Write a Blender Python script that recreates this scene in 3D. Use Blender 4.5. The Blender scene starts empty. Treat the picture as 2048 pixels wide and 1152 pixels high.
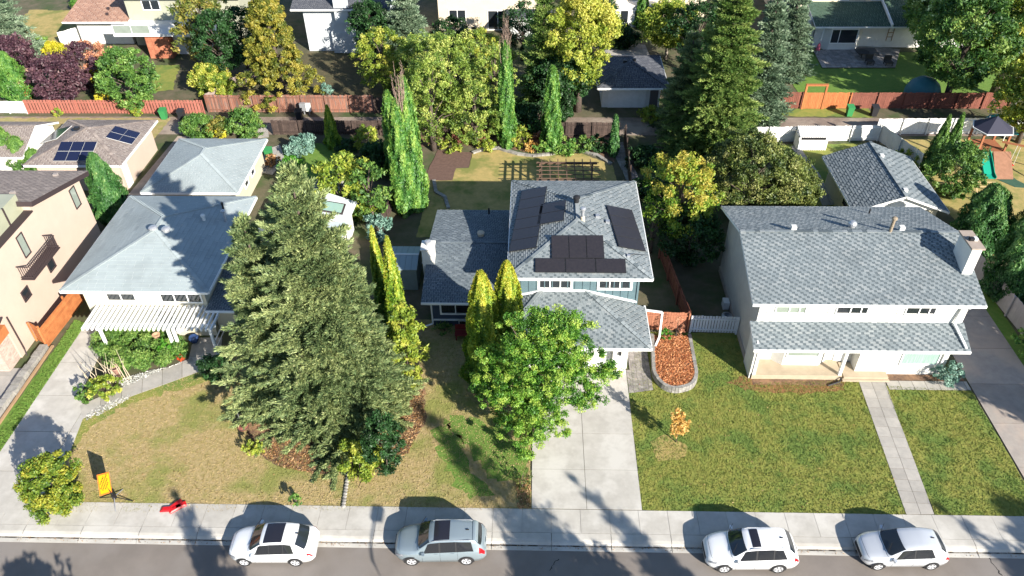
import bpy, math, random
import numpy as np
from mathutils import Vector
D = bpy.data; S = bpy.context.scene; COL = S.collection
random.seed(7); RNG = np.random.default_rng(11)
R = math.radians
# ------------------------------------------------------------------ camera
CAM_F, CAM_T, CAM_H, CAM_YAW, CAM_ROLL = 1570.0, R(39.4), 36.0, R(2.0), R(-0.84)
_F = Vector((-math.sin(CAM_YAW)*math.cos(CAM_T), math.cos(CAM_YAW)*math.cos(CAM_T), -math.sin(CAM_T)))
_R = Vector((math.cos(CAM_YAW), math.sin(CAM_YAW), 0)); _U = _R.cross(_F)
_R, _U = _R*math.cos(CAM_ROLL)+_U*math.sin(CAM_ROLL), _U*math.cos(CAM_ROLL)-_R*math.sin(CAM_ROLL)
cam = D.objects.new('camera', D.cameras.new('camera')); COL.objects.link(cam); S.camera = cam
cam.data.sensor_width = 36; cam.data.lens = 36*CAM_F/2048; cam.data.clip_end = 1500
from mathutils import Matrix
cam.matrix_world = Matrix(((_R.x, _U.x, -_F.x, 0), (_R.y, _U.y, -_F.y, 0), (_R.z, _U.z, -_F.z, CAM_H), (0, 0, 0, 1)))
# ------------------------------------------------------------------ sky, sun, exposure
SUN_EL, SUN_AZ = R(25.5), R(140)
w = D.worlds.new('World'); S.world = w; w.use_nodes = True
nt = w.node_tree; bg = nt.nodes['Background']; sk = nt.nodes.new('ShaderNodeTexSky')
sk.sky_type = 'NISHITA'; sk.sun_disc = False; sk.sun_elevation = SUN_EL; sk.sun_rotation = SUN_AZ; sk.dust_density = .3; sk.ozone_density = 3.0
nt.links.new(sk.outputs[0], bg.inputs[0]); bg.inputs[1].default_value = 0.085
sun = D.objects.new('sun', D.lights.new('sun', 'SUN')); COL.objects.link(sun)
sun.data.energy = 5.0; sun.data.angle = R(0.5); sun.data.color = (1.0, 0.94, 0.84)
_sd = Vector((math.sin(SUN_AZ)*math.cos(SUN_EL), math.cos(SUN_AZ)*math.cos(SUN_EL), math.sin(SUN_EL)))
sun.rotation_euler = (-_sd).to_track_quat('-Z', 'Y').to_euler(); sun.location = (30, -30, 60)
S.view_settings.view_transform = 'Standard'; S.view_settings.look = 'None'
S.view_settings.exposure = 1.2; S.view_settings.gamma = 1; S.view_settings.use_curve_mapping = False
S.render.engine = 'CYCLES'; S.cycles.max_bounces = 5; S.cycles.diffuse_bounces = 3; S.cycles.glossy_bounces = 2
S.cycles.transmission_bounces = 2; S.cycles.transparent_max_bounces = 4; S.cycles.use_denoising = True

# ------------------------------------------------------------------ measuring: a place seen in the survey picture, at a known height
def ray(px, py): return _F*CAM_F+_R*(px-1024)-_U*(py-576)
def g(px, py, z=0.0):
    d = ray(px, py); t = (z-CAM_H)/d.z; return Vector((d.x*t, d.y*t, z))
def onY(px, py, y):
    d = ray(px, py); t = y/d.y; return Vector((d.x*t, y, CAM_H+d.z*t))
def onX(px, py, x):
    d = ray(px, py); t = x/d.x; return Vector((x, d.y*t, CAM_H+d.z*t))
def proj_y(p):
    q = Vector(p)-Vector((0, 0, CAM_H)); return 576-CAM_F*q.dot(_U)/q.dot(_F)
def height_to(base, topy):
    lo, hi = .1, 30
    for _ in range(30):
        m = (lo+hi)/2
        if proj_y(base+Vector((0, 0, m))) > topy: lo = m
        else: hi = m
    return lo

# ------------------------------------------------------------------ materials
MATS = {}
def lin(c):
    if isinstance(c, str):
        c = [int(c[i:i+2], 16)/255 for i in (0, 2, 4)]; return [x/12.92 if x < .04045 else ((x+.055)/1.055)**2.4 for x in c]
    return list(c)
def mat(name, c1, c2=None, scale=3.0, rough=.8, metal=0, bump=0.0, bscale=None, detail=5, spec=.3, c3=None, scale3=.35, lo=.35, hi=.65, stretch=None, coat=0, vary=0):
    """base colour of one, two or three tones mixed by noise in world space, with fine relief"""
    if name in MATS: return MATS[name]
    m = D.materials.new(name); m.use_nodes = True; n = m.node_tree; b = n.nodes['Principled BSDF']; L = n.links.new
    b.inputs['Roughness'].default_value = rough; b.inputs['Metallic'].default_value = metal
    b.inputs['Specular IOR Level'].default_value = spec; b.inputs['Coat Weight'].default_value = coat; b.inputs['Coat Roughness'].default_value = .05
    c1 = lin(c1); b.inputs['Base Color'].default_value = (*c1, 1)
    geo = n.nodes.new('ShaderNodeNewGeometry'); pos = geo.outputs['Position']
    if stretch:
        mp = n.nodes.new('ShaderNodeMapping'); mp.inputs['Scale'].default_value = stretch; L(pos, mp.inputs[0]); pos = mp.outputs[0]
    def noise(sc, dt):
        t = n.nodes.new('ShaderNodeTexNoise'); t.inputs['Scale'].default_value = sc; t.inputs['Detail'].default_value = dt
        t.inputs['Roughness'].default_value = .65; L(pos, t.inputs['Vector']); return t.outputs['Fac']
    if c2 is not None:
        r = n.nodes.new('ShaderNodeValToRGB'); L(noise(scale, detail), r.inputs[0]); e = r.color_ramp.elements
        e[0].position = lo; e[1].position = hi; e[0].color = (*c1, 1); e[1].color = (*lin(c2), 1); out = r.outputs[0]
        if c3 is not None:
            mx = n.nodes.new('ShaderNodeMix'); mx.data_type = 'RGBA'; rr = n.nodes.new('ShaderNodeMapRange')
            rr.inputs['From Min'].default_value = .48; rr.inputs['From Max'].default_value = .62; L(noise(scale3, 4), rr.inputs[0])
            L(rr.outputs[0], mx.inputs[0]); L(out, mx.inputs[6]); mx.inputs[7].default_value = (*lin(c3), 1); out = mx.outputs[2]
        L(out, b.inputs['Base Color'])
    if vary:      # boards, slabs and bricks differ from piece to piece
        oi = n.nodes.new('ShaderNodeObjectInfo'); mr = n.nodes.new('ShaderNodeMapRange'); mr.inputs['To Min'].default_value = 1-vary; mr.inputs['To Max'].default_value = 1+vary; L(oi.outputs['Random'], mr.inputs[0])
        hs = n.nodes.new('ShaderNodeHueSaturation'); L(mr.outputs[0], hs.inputs['Value'])
        if c2 is not None: L(out, hs.inputs['Color'])
        else: hs.inputs['Color'].default_value = (*c1, 1)
        L(hs.outputs[0], b.inputs['Base Color'])
    if bump:
        bp = n.nodes.new('ShaderNodeBump'); bp.inputs['Strength'].default_value = bump; bp.inputs['Distance'].default_value = .05
        L(noise(bscale or scale*6, 3), bp.inputs['Height']); L(bp.outputs[0], b.inputs['Normal'])
    MATS[name] = m; return m
def leafmat(name, cols, trans=.3, rough=.7):
    if name in MATS: return MATS[name]
    m = D.materials.new(name); m.use_nodes = True; n = m.node_tree; L = n.links.new
    n.nodes.remove(n.nodes['Principled BSDF']); out = n.nodes['Material Output']
    a = n.nodes.new('ShaderNodeAttribute'); a.attribute_name = 'tint'
    r = n.nodes.new('ShaderNodeValToRGB'); L(a.outputs['Fac'], r.inputs[0]); e = r.color_ramp.elements
    k = len(cols)
    while len(e) < k: e.new(.5)
    for i, c in enumerate(cols): e[i].position = i/(k-1); e[i].color = (*lin(c), 1)
    df = n.nodes.new('ShaderNodeBsdfDiffuse'); tr = n.nodes.new('ShaderNodeBsdfTranslucent'); gl = n.nodes.new('ShaderNodeBsdfGlossy')
    gl.inputs['Roughness'].default_value = .55; gl.inputs['Color'].default_value = (.9, .95, .9, 1)
    for x in (df, tr): L(r.outputs[0], x.inputs[0])
    m1 = n.nodes.new('ShaderNodeMixShader'); m1.inputs[0].default_value = trans; L(df.outputs[0], m1.inputs[1]); L(tr.outputs[0], m1.inputs[2])
    m2 = n.nodes.new('ShaderNodeMixShader'); m2.inputs[0].default_value = .03; L(m1.outputs[0], m2.inputs[1]); L(gl.outputs[0], m2.inputs[2])
    L(m2.outputs[0], out.inputs[0]); MATS[name] = m; return m

# ------------------------------------------------------------------ mesh builder and scene records
class MB:
    def __init__(s): s.v = []; s.f = []; s.m = []
    def quad(s, *p, m=0):
        k = len(s.v); s.v += [tuple(q) for q in p]; s.f.append(tuple(range(k, k+len(p)))); s.m.append(m); return s
    def box(s, x0, x1, y0, y1, z0, z1, m=0):
        return s.prism([(x0, y0), (x1, y0), (x1, y1), (x0, y1)], z0, z1, m)
    def prism(s, poly, z0, z1, m=0):
        k = len(s.v); n = len(poly)
        a = sum(poly[i][0]*poly[(i+1) % n][1]-poly[(i+1) % n][0]*poly[i][1] for i in range(n))
        if a < 0: poly = list(poly)[::-1]
        s.v += [(p[0], p[1], z0) for p in poly]+[(p[0], p[1], z1) for p in poly]
        s.f.append(tuple(range(k+n-1, k-1, -1))); s.f.append(tuple(range(k+n, k+2*n)))
        for i in range(n): j = (i+1) % n; s.f.append((k+i, k+j, k+n+j, k+n+i))
        s.m += [m]*(n+2); return s
    def slab(s, pts, nrm, t0, t1, m=0):
        """polygon in space thickened along nrm from t0 to t1"""
        N = Vector(nrm); k = len(s.v); n = len(pts); P = [Vector(p) for p in pts]
        s.v += [tuple(p+N*t0) for p in P]+[tuple(p+N*t1) for p in P]
        s.f.append(tuple(range(k+n-1, k-1, -1))); s.f.append(tuple(range(k+n, k+2*n)))
        for i in range(n): j = (i+1) % n; s.f.append((k+i, k+j, k+n+j, k+n+i))
        s.m += [m]*(n+2); return s
    def bar(s, a, b, w, h=None, m=0, up=(0, 0, 1)):
        a, b = Vector(a), Vector(b); h = h or w; d = (b-a).normalized(); u = Vector(up)
        if abs(d.dot(u)) > .98: u = Vector((0, 1, 0))
        x = d.cross(u).normalized()*w/2; y = x.cross(d).normalized()*h/2
        k = len(s.v); s.v += [tuple(q) for q in (a-x-y, a+x-y, a+x+y, a-x+y, b-x-y, b+x-y, b+x+y, b-x+y)]
        s.f += [(k, k+1, k+2, k+3), (k+7, k+6, k+5, k+4), (k, k+4, k+5, k+1), (k+1, k+5, k+6, k+2), (k+2, k+6, k+7, k+3), (k+3, k+7, k+4, k)]
        s.m += [m]*6; return s
    def tube(s, pts, radii, n=8, m=0, cap=True):
        P = [Vector(p) for p in pts]; k0 = len(s.v)
        for i, p in enumerate(P):
            d = (P[min(i+1, len(P)-1)]-P[max(i-1, 0)]).normalized(); u = Vector((0, 0, 1)) if abs(d.z) < .9 else Vector((0, 1, 0))
            x = d.cross(u).normalized(); y = x.cross(d); r = radii[i] if hasattr(radii, '__len__') else radii
            s.v += [tuple(p+(x*math.cos(a)+y*math.sin(a))*r) for a in [2*math.pi*j/n for j in range(n)]]
        for i in range(len(P)-1):
            for j in range(n):
                a = k0+i*n+j; b = k0+i*n+(j+1) % n; s.f.append((a, b, b+n, a+n)); s.m.append(m)
        if cap:
            s.f.append(tuple(range(k0+n-1, k0-1, -1))); s.m.append(m); e = k0+(len(P)-1)*n; s.f.append(tuple(range(e, e+n))); s.m.append(m)
        return s
    def lathe(s, c, prof, n=16, m=0):
        """profile of (radius, z) turned about the vertical through c"""
        k = len(s.v); c = Vector(c)
        for r, z in prof: s.v += [(c.x+max(r, .001)*math.cos(2*math.pi*j/n), c.y+max(r, .001)*math.sin(2*math.pi*j/n), c.z+z) for j in range(n)]
        for i in range(len(prof)-1):
            for j in range(n):
                a = k+i*n+j; b = k+i*n+(j+1) % n; s.f.append((a, b, b+n, a+n)); s.m.append(m)
        return s
    def mesh(s, name, mats, off=(0, 0, 0), smooth=False):
        me = D.meshes.new(name); o = off
        me.from_pydata([(a-o[0], b-o[1], c-o[2]) for a, b, c in s.v], [], s.f)
        for q in (mats if isinstance(mats, (list, tuple)) else [mats]): me.materials.append(q)
        if any(s.m): me.polygons.foreach_set('material_index', s.m)
        if smooth: me.polygons.foreach_set('use_smooth', [True]*len(s.f))
        me.update(); return me
def wloc(o):
    v = Vector((0, 0, 0))
    while o: v += o.location; o = o.parent
    return v
def props(o, label=None, cat=None, group=None, kind=None):
    for k, x in (('label', label), ('category', cat), ('group', group), ('kind', kind)):
        if x: o[k] = x
    return o
def thing(name, label, cat, loc=(0, 0, 0), group=None, rz=0):
    o = D.objects.new(name, None); COL.objects.link(o); o.location = loc; o.rotation_euler.z = rz; o.empty_display_size = .3
    return props(o, label, cat, group)
def part(name, mb, m, parent=None, label=None, kind=None, smooth=False):
    """mesh built in world coordinates, stored relative to the thing it belongs to"""
    me = mb.mesh(name, m, wloc(parent) if parent else (0, 0, 0), smooth)
    o = D.objects.new(name, me); COL.objects.link(o); o.parent = parent
    return props(o, label, None, None, kind)
def solo(name, mb, m, label, cat, loc, group=None, smooth=False):
    o = D.objects.new(name, mb.mesh(name, m, loc, smooth)); COL.objects.link(o); o.location = loc
    return props(o, label, cat, group)
def inst(name, me, parent, loc, rz=0, sc=None, label=None):
    o = D.objects.new(name, me); COL.objects.link(o); o.parent = parent; o.location = Vector(loc)-(wloc(parent) if parent else Vector()); o.rotation_euler.z = rz
    if sc: o.scale = sc
    if label: o['label'] = label
    return o
def kids(o): return [c for c in D.objects if c.parent == o]
def copy_tree(o, loc, rz=0, label=None, parent=None):
    ch = kids(o); c = o.copy(); COL.objects.link(c); c.parent = parent
    if parent is None:
        c.location = loc; c.rotation_euler.z = rz
        if label: c['label'] = label
    for k in ch: copy_tree(k, None, parent=c)
    return c

def clip(poly, a, b, c):
    """part of a polygon where a*x+b*y+c >= 0"""
    out = []; n = len(poly)
    for i in range(n):
        p, q = poly[i], poly[(i+1) % n]; dp = a*p[0]+b*p[1]+c; dq = a*q[0]+b*q[1]+c
        if dp >= 0: out.append(p)
        if (dp >= 0) != (dq >= 0): t = dp/(dp-dq); out.append((p[0]+(q[0]-p[0])*t, p[1]+(q[1]-p[1])*t))
    return out
def clip_convex(sub, conv):
    n = len(conv); A = sum(conv[i][0]*conv[(i+1) % n][1]-conv[(i+1) % n][0]*conv[i][1] for i in range(n)); sg = 1 if A > 0 else -1
    for i in range(n):
        (x0, y0), (x1, y1) = conv[i], conv[(i+1) % n]; a, b = -(y1-y0)*sg, (x1-x0)*sg
        sub = clip(sub, a, b, -(a*x0+b*y0))
        if len(sub) < 3: return []
    return sub
def area2(p): return abs(sum(p[i][0]*p[(i+1) % len(p)][1]-p[(i+1) % len(p)][0]*p[i][1] for i in range(len(p))))
def inside(x, y, poly):
    c = False; n = len(poly); j = n-1
    for i in range(n):
        if (poly[i][1] > y) != (poly[j][1] > y) and x < (poly[j][0]-poly[i][0])*(y-poly[i][1])/(poly[j][1]-poly[i][1])+poly[i][0]: c = not c
        j = i
    return c

# ------------------------------------------------------------------ colours
WHITE = mat('white_paint', (.78, .77, .74), (.68, .67, .64), 2, .6)
WTRIM = mat('white_trim', (.8, .8, .78), rough=.45)
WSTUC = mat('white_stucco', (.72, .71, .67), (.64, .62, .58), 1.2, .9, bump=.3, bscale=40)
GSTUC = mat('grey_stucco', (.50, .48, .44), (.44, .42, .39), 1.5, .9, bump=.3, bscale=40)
BEIGE = mat('beige_stucco', (.52, .41, .335), (.48, .38, .31), .6, .9, bump=.25, bscale=40)
SAND = mat('sand_stucco', (.62, .53, .40), (.56, .48, .37), .8, .9, bump=.25, bscale=40)
CREAM = mat('cream_siding', (.55, .50, .38), (.50, .46, .35), 2, .8)
BLUES = mat('blue_board_siding', (.105, .165, .185), (.09, .14, .16), 3, .7)
NAVY = mat('dark_blue_siding', (.055, .08, .12), (.045, .065, .10), 3, .7)
OLIVE = mat('olive_siding', (.36, .36, .27), (.32, .32, .25), 2, .8)
GLASS = mat('window_glass', (.02, .025, .03), rough=.05, spec=.8)
GLASSL = mat('pale_glass', (.22, .26, .22), (.28, .32, .28), 1, .08, spec=.8)
CURT = mat('curtained_glass', (.20, .32, .27), (.35, .48, .42), 6, .3, stretch=(4, 1, .2), spec=.5)
BLACK = mat('black_metal', (.02, .02, .022), rough=.45)
DARK = mat('near_black', (.012, .012, .014), rough=.9)
DKTRIM = mat('dark_brown_trim', (.045, .032, .034), rough=.6)
STEEL = mat('galvanised_steel', (.55, .56, .58), (.42, .43, .45), 8, .4, metal=.6)
ALU = mat('pale_pvc', (.62, .62, .60), rough=.5)
CONC = mat('concrete', (.48, .455, .41), (.40, .375, .335), 1.1, .9, bump=.3, bscale=60, c3=(.52, .495, .45), scale3=.5, vary=0.05)
CONCD = mat('old_concrete', (.36, .32, .28), (.29, .255, .23), 1.4, .9, bump=.3, bscale=50, c3=(.42, .34, .28), scale3=.3, vary=0.08)
CONCW = mat('walk_concrete', (.40, .37, .33), (.33, .31, .28), 2.2, .9, bump=.3, bscale=60, vary=0.12)
PAVER = mat('paver', (.34, .31, .28), (.22, .20, .19), 2.5, .9, bump=.4, bscale=40, vary=0.22)
ASPH = mat('asphalt', (.225, .195, .17), (.185, .16, .14), .5, .9, bump=.35, bscale=70, c3=(.23, .205, .185), scale3=.15)
DIRT = mat('alley_gravel', (.26, .20, .16), (.18, .14, .115), 1.4, .95, bump=.5, bscale=25, c3=(.32, .26, .21), scale3=.3)
SOIL = mat('garden_soil', (.155, .095, .075), (.115, .07, .055), 4, .95, bump=.6, bscale=20)
MULCH = mat('mulch', (.20, .12, .075), (.11, .07, .05), 6, .95, bump=.7, bscale=25, c3=(.30, .175, .10), scale3=.8)
EARTH = mat('yard_earth', (.085, .085, .045), (.14, .115, .075), .9, .95, bump=.5, bscale=15, c3=(.06, .085, .03), scale3=.25)
GRASSD = mat('dry_turf', (.40, .30, .155), (.29, .235, .09), 3.6, .95, bump=.3, bscale=14, c3=(.22, .225, .065), scale3=.30)
GRASSG = mat('olive_turf', (.175, .21, .042), (.255, .25, .06), 2.2, .95, bump=.3, bscale=16, c3=(.13, .19, .04), scale3=.42)
GRASSL = mat('lush_turf', (.10, .20, .03), (.15, .23, .045), 3, .95, bump=.8, bscale=16)
GRASSY = mat('yellowed_turf', (.42, .31, .12), (.30, .25, .09), 2, .95, bump=.3, bscale=16, c3=(.19, .20, .055), scale3=.4)
CEDAR = mat('orange_cedar', (.46, .17, .06), (.34, .115, .04), 2, .75, stretch=(6, 1, 1), bump=.2, vary=0.14)
REDF = mat('salmon_stain', (.37, .135, .10), (.30, .11, .08), 3, .8, vary=0.08)
REDW = mat('red_brown_stain', (.22, .08, .055), (.17, .06, .042), 3, .8, vary=0.14)
BRNF = mat('weathered_cedar', (.20, .085, .06), (.30, .14, .09), 2, .9, stretch=(5, 5, .6), c3=(.17, .12, .10), scale3=1.2, vary=0.3)
TANF = mat('tan_board', (.42, .27, .15), (.36, .23, .13), 3, .8, vary=0.12)
DKF = mat('dark_board', (.05, .035, .03), (.08, .055, .045), 3, .9, vary=0.3)  # very dark brown, varied at random from board to board
WOODP = mat('pergola_timber', (.15, .095, .065), (.11, .07, .05), 3, .8)
ROCK = mat('grey_stone', (.34, .32, .29), (.22, .21, .19), 5, .9, bump=.5, vary=0.2)
BARK = mat('bark', (.13, .10, .08), (.08, .06, .05), 6, .95, bump=.6)
BARKL = mat('pale_bark', (.36, .31, .26), (.24, .20, .17), 6, .95, bump=.4)
SOLARB = mat('black_solar_glass', (.022, .02, .024), (.03, .027, .03), 6, .28, spec=.5)
SOLARN = mat('blue_solar_glass', (.012, .016, .045), rough=.15, spec=.6)
SHG = [mat('grey_shingle_%s' % n, c, tuple(x*.85 for x in c), 14, .9, c3=tuple(x*.84 for x in c), scale3=.45) for n, c in (('light', (.23, .26, .27)), ('mid', (.198, .228, .24)), ('dark', (.105, .128, .14)), ('pale', (.28, .305, .31)))]
SHB = [mat('slate_shingle_%s' % n, c, tuple(x*.85 for x in c), 14, .9, c3=tuple(x*.84 for x in c), scale3=.45) for n, c in (('light', (.155, .185, .205)), ('mid', (.13, .155, .175)), ('dark', (.095, .117, .135)), ('pale', (.19, .22, .24)))]
SHT = [mat('taupe_shingle_%s' % n, c, tuple(x*.88 for x in c), 14, .9, c3=tuple(x*.84 for x in c), scale3=.45) for n, c in (('light', (.27, .225, .20)), ('mid', (.235, .195, .175)), ('dark', (.20, .165, .15)), ('pale', (.31, .26, .23)))]
SHR = [mat('rust_shingle_%s' % n, c, tuple(x*.88 for x in c), 14, .9, c3=tuple(x*.84 for x in c), scale3=.45) for n, c in (('light', (.42, .25, .18)), ('mid', (.37, .215, .155)), ('dark', (.31, .175, .125)), ('pale', (.47, .29, .21)))]
SHK = [mat('charcoal_shingle_%s' % n, c, tuple(x*.85 for x in c), 14, .9, c3=tuple(x*.84 for x in c), scale3=.45) for n, c in (('light', (.105, .11, .125)), ('mid', (.085, .09, .105)), ('dark', (.065, .07, .085)), ('pale', (.13, .135, .15)))]
SHN = [mat('green_shingle_%s' % n, c, tuple(x*.85 for x in c), 14, .9, c3=tuple(x*.84 for x in c), scale3=.45) for n, c in (('light', (.07, .12, .085)), ('mid', (.06, .105, .072)), ('dark', (.05, .09, .06)), ('pale', (.085, .14, .10)))]
SHP = [mat('pale_shingle_%s' % n, c, tuple(x*.92 for x in c), 14, .9, c3=tuple(x*.84 for x in c), scale3=.45) for n, c in (('light', (.325, .37, .375)), ('mid', (.315, .36, .365)), ('dark', (.30, .343, .35)), ('pale', (.335, .38, .385)))]
# ------------------------------------------------------------------ roofs: decks with laid shingle tabs
class Roof:
    def __init__(s, th, mats, tab=(.24, .145), wts=(5, 6, 3, 2), t=.16, edge=WTRIM):
        s.th = th; s.mats = mats; s.tab = tab; s.w = wts; s.t = t; s.edge = edge
        s.deck = MB(); s.sh = MB(); s.tr = MB(); s.planes = []
    def plane(s, pts):
        last = 0
        P = [Vector(p) for p in pts]; n = (P[1]-P[0]).cross(P[2]-P[0]).normalized()
        if n.z < 0: P = P[::-1]; n = -n
        s.planes.append((P[0], n)); s.deck.slab(P, n, -s.t, 0, 0)
        u = Vector((0, 0, 1)).cross(n)
        u = u.normalized() if u.length > 1e-4 else Vector((1, 0, 0)); v = n.cross(u)
        if v.z < 0: u = -u; v = -v
        o = P[0]; q = [((p-o).dot(u), (p-o).dot(v)) for p in P]
        # grow a little so the lowest course overhangs
        u0, u1 = min(a for a, b in q), max(a for a, b in q); v0, v1 = min(b for a, b in q), max(b for a, b in q)
        tw, th_ = s.tab; rows = int((v1-v0)/th_)+1
        for r in range(rows):
            va = v0+r*th_; x = u0-(r*.37 % 1)*tw*1.95-tw*random.choice((0, .04, .08)); last = 0
            while x < u1:
                last = (last+1) % 2; k = 2 if last == 0 else random.choices((0, 1, 3), (s.w[0], s.w[1], s.w[3]))[0]
                wd = tw*(random.uniform(.62, .7) if last == 0 else random.uniform(1.25, 1.33))
                if k == 2 and random.random() > s.w[2]/4: k = random.choice((0, 1))
                if x+wd > u0:
                    c = clip_convex([(x+.004, va), (x+wd-.004, va), (x+wd-.004, va+th_), (x+.004, va+th_)], q)
                    if len(c) > 2 and area2(c) > .002:
                        lift = (.020, .018, .010, .024)[k]
                        s.sh.quad(*[o+u*a+v*b+n*(.006+lift*(1-(b-va)/th_)) for a, b in c], m=k)
                        if c[0][1] < va+.001 and c[1][1] < va+.001:
                            a, b = c[0], c[1]; s.sh.quad(o+u*a[0]+v*a[1]+n*.001, o+u*b[0]+v*b[1]+n*.001, o+u*b[0]+v*b[1]+n*(.006+lift), o+u*a[0]+v*a[1]+n*(.006+lift), m=k)
                x += wd
        return s
    def cap(s, a, b, w=.24):
        a, b = Vector(a), Vector(b); L = (b-a).length; n = max(1, int(L/.3)); d = (b-a)/n
        for i in range(n): s.sh.bar(a+d*i+Vector((0, 0, .02)), a+d*(i+1)+Vector((0, 0, .045)), w, .03, m=random.choices((0, 1, 2, 3), s.w)[0])
        return s
    def gutter(s, a, b, w=.12, h=.16):
        part('gutter', MB().bar(Vector(a)+Vector((0, 0, -.09)), Vector(b)+Vector((0, 0, -.09)), w, h), s.edge, s.th); return s
    def done(s, label=None):
        ro = part('roof', s.deck, s.edge, s.th, label)
        part('shingles', s.sh, s.mats, ro, kind='stuff')
        if s.tr.v: part('gutter', s.tr, s.edge, s.th)
        return ro
def hip(th, x0, x1, y0, y1, z, rise, mats, **k):
    """hip roof over a rectangle; returns the Roof and its two ridge ends"""
    r = Roof(th, mats, **k); w, d = x1-x0, y1-y0; h = min(w, d)/2
    if d >= w: A, B = Vector(((x0+x1)/2, y0+h, z+rise)), Vector(((x0+x1)/2, y1-h, z+rise))
    else: A, B = Vector((x0+h, (y0+y1)/2, z+rise)), Vector((x1-h, (y0+y1)/2, z+rise))
    a, b, c, d_ = Vector((x0, y0, z)), Vector((x1, y0, z)), Vector((x1, y1, z)), Vector((x0, y1, z))
    if d >= w: P = [[a, b, A], [b, c, B, A], [c, d_, B], [d_, a, A, B]]; caps = [(a, A), (b, A), (c, B), (d_, B), (A, B)]
    else: P = [[a, b, B, A], [b, c, B], [c, d_, A, B], [d_, a, A]]; caps = [(a, A), (b, B), (c, B), (d_, A), (A, B)]
    for p in P:
        if (p[-1]-p[-2]).length < .02: p = p[:-1]
        r.plane(p)
    for p, q in caps:
        if (q-p).length > .3: r.cap(p, q)
    for p, q in ((a, b), (b, c), (c, d_), (d_, a)): r.gutter(p, q)
    return r, A, B
def gable(th, x0, x1, y0, y1, z, rise, mats, axis='x', zb=None, **k):
    r = Roof(th, mats, **k)
    if axis == 'x':
        m = (y0+y1)/2; A, B = Vector((x0, m, z+rise)), Vector((x1, m, z+rise))
        r.plane([(x0, y0, z), (x1, y0, z), B, A]); r.plane([A, B, (x1, y1, z), (x0, y1, z)])
        r.gutter((x0, y0, z), (x1, y0, z)); r.gutter((x0, y1, z), (x1, y1, z))
    else:
        m = (x0+x1)/2; A, B = Vector((m, y0, z+rise)), Vector((m, y1, z+rise))
        r.plane([(x0, y0, z), A, B, (x0, y1, z)]); r.plane([A, (x1, y0, z), (x1, y1, z), B])
        r.gutter((x0, y0, z), (x0, y1, z)); r.gutter((x1, y0, z), (x1, y1, z))
    r.cap(A, B); return r
def onplane(px, py, pl):
    p0, n = pl; d = ray(px, py); o = Vector((0, 0, CAM_H)); return o+d*((p0-o).dot(n)/d.dot(n))
def window(th, P0, u, n, w, h, cols=1, rows=1, glass=None, frame=None, fw=.08, name='window', label=None, splits=None):
    P0, u, n = Vector(P0), Vector(u).normalized(), Vector(n).normalized(); z = Vector((0, 0, 1)); m = MB()
    def rect(a, b, c, d, t0, t1, mb): mb.slab([P0+u*a+z*c, P0+u*b+z*c, P0+u*b+z*d, P0+u*a+z*d], n, t0, t1)
    rect(-fw, w+fw, -fw, 0, 0, .07, m); rect(-fw, w+fw, h, h+fw, 0, .06, m); rect(-fw, 0, 0, h, 0, .058, m); rect(w, w+fw, 0, h, 0, .058, m)
    xs = splits or [w*i/cols for i in range(cols+1)]; ys = [h*i/rows for i in range(rows+1)]
    for x in xs[1:-1]: rect(x-.035, x+.035, 0, h, 0, .052, m)
    for y in ys[1:-1]: rect(0, w, y-.03, y+.03, 0, .048, m)
    f = part(name, m, frame or WTRIM, th, label)
    for i in range(len(xs)-1):
        for j in range(rows):
            q = MB(); rect(xs[i]+.02, xs[i+1]-.02, ys[j]+.02, ys[j+1]-.02, .004, .018, q); part('pane', q, glass or GLASS, f)
    return f
def lap(th, P0, u, n, w, h, m, pitch=.22):
    """horizontal lap siding laid over a wall face"""
    P0, u, n = Vector(P0), Vector(u).normalized(), Vector(n).normalized(); z = Vector((0, 0, 1)); b = MB(); y = 0
    while y < h-.02:
        t = min(y+pitch, h); b.quad(P0+z*y+n*.014, P0+u*w+z*y+n*.014, P0+u*w+z*t+n*.003, P0+z*t+n*.003); b.quad(P0+z*y+n*.003, P0+u*w+z*y+n*.003, P0+u*w+z*y+n*.014, P0+z*y+n*.014); y = t
    return part('siding', b, m, th, kind='stuff')
def pipe(th, pts, m=None, w=.09, name='downpipe'):
    b = MB()
    for p, q in zip(pts[:-1], pts[1:]): b.bar(p, q, w, w*.8)
    return part(name, b, m or WTRIM, th)
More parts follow.
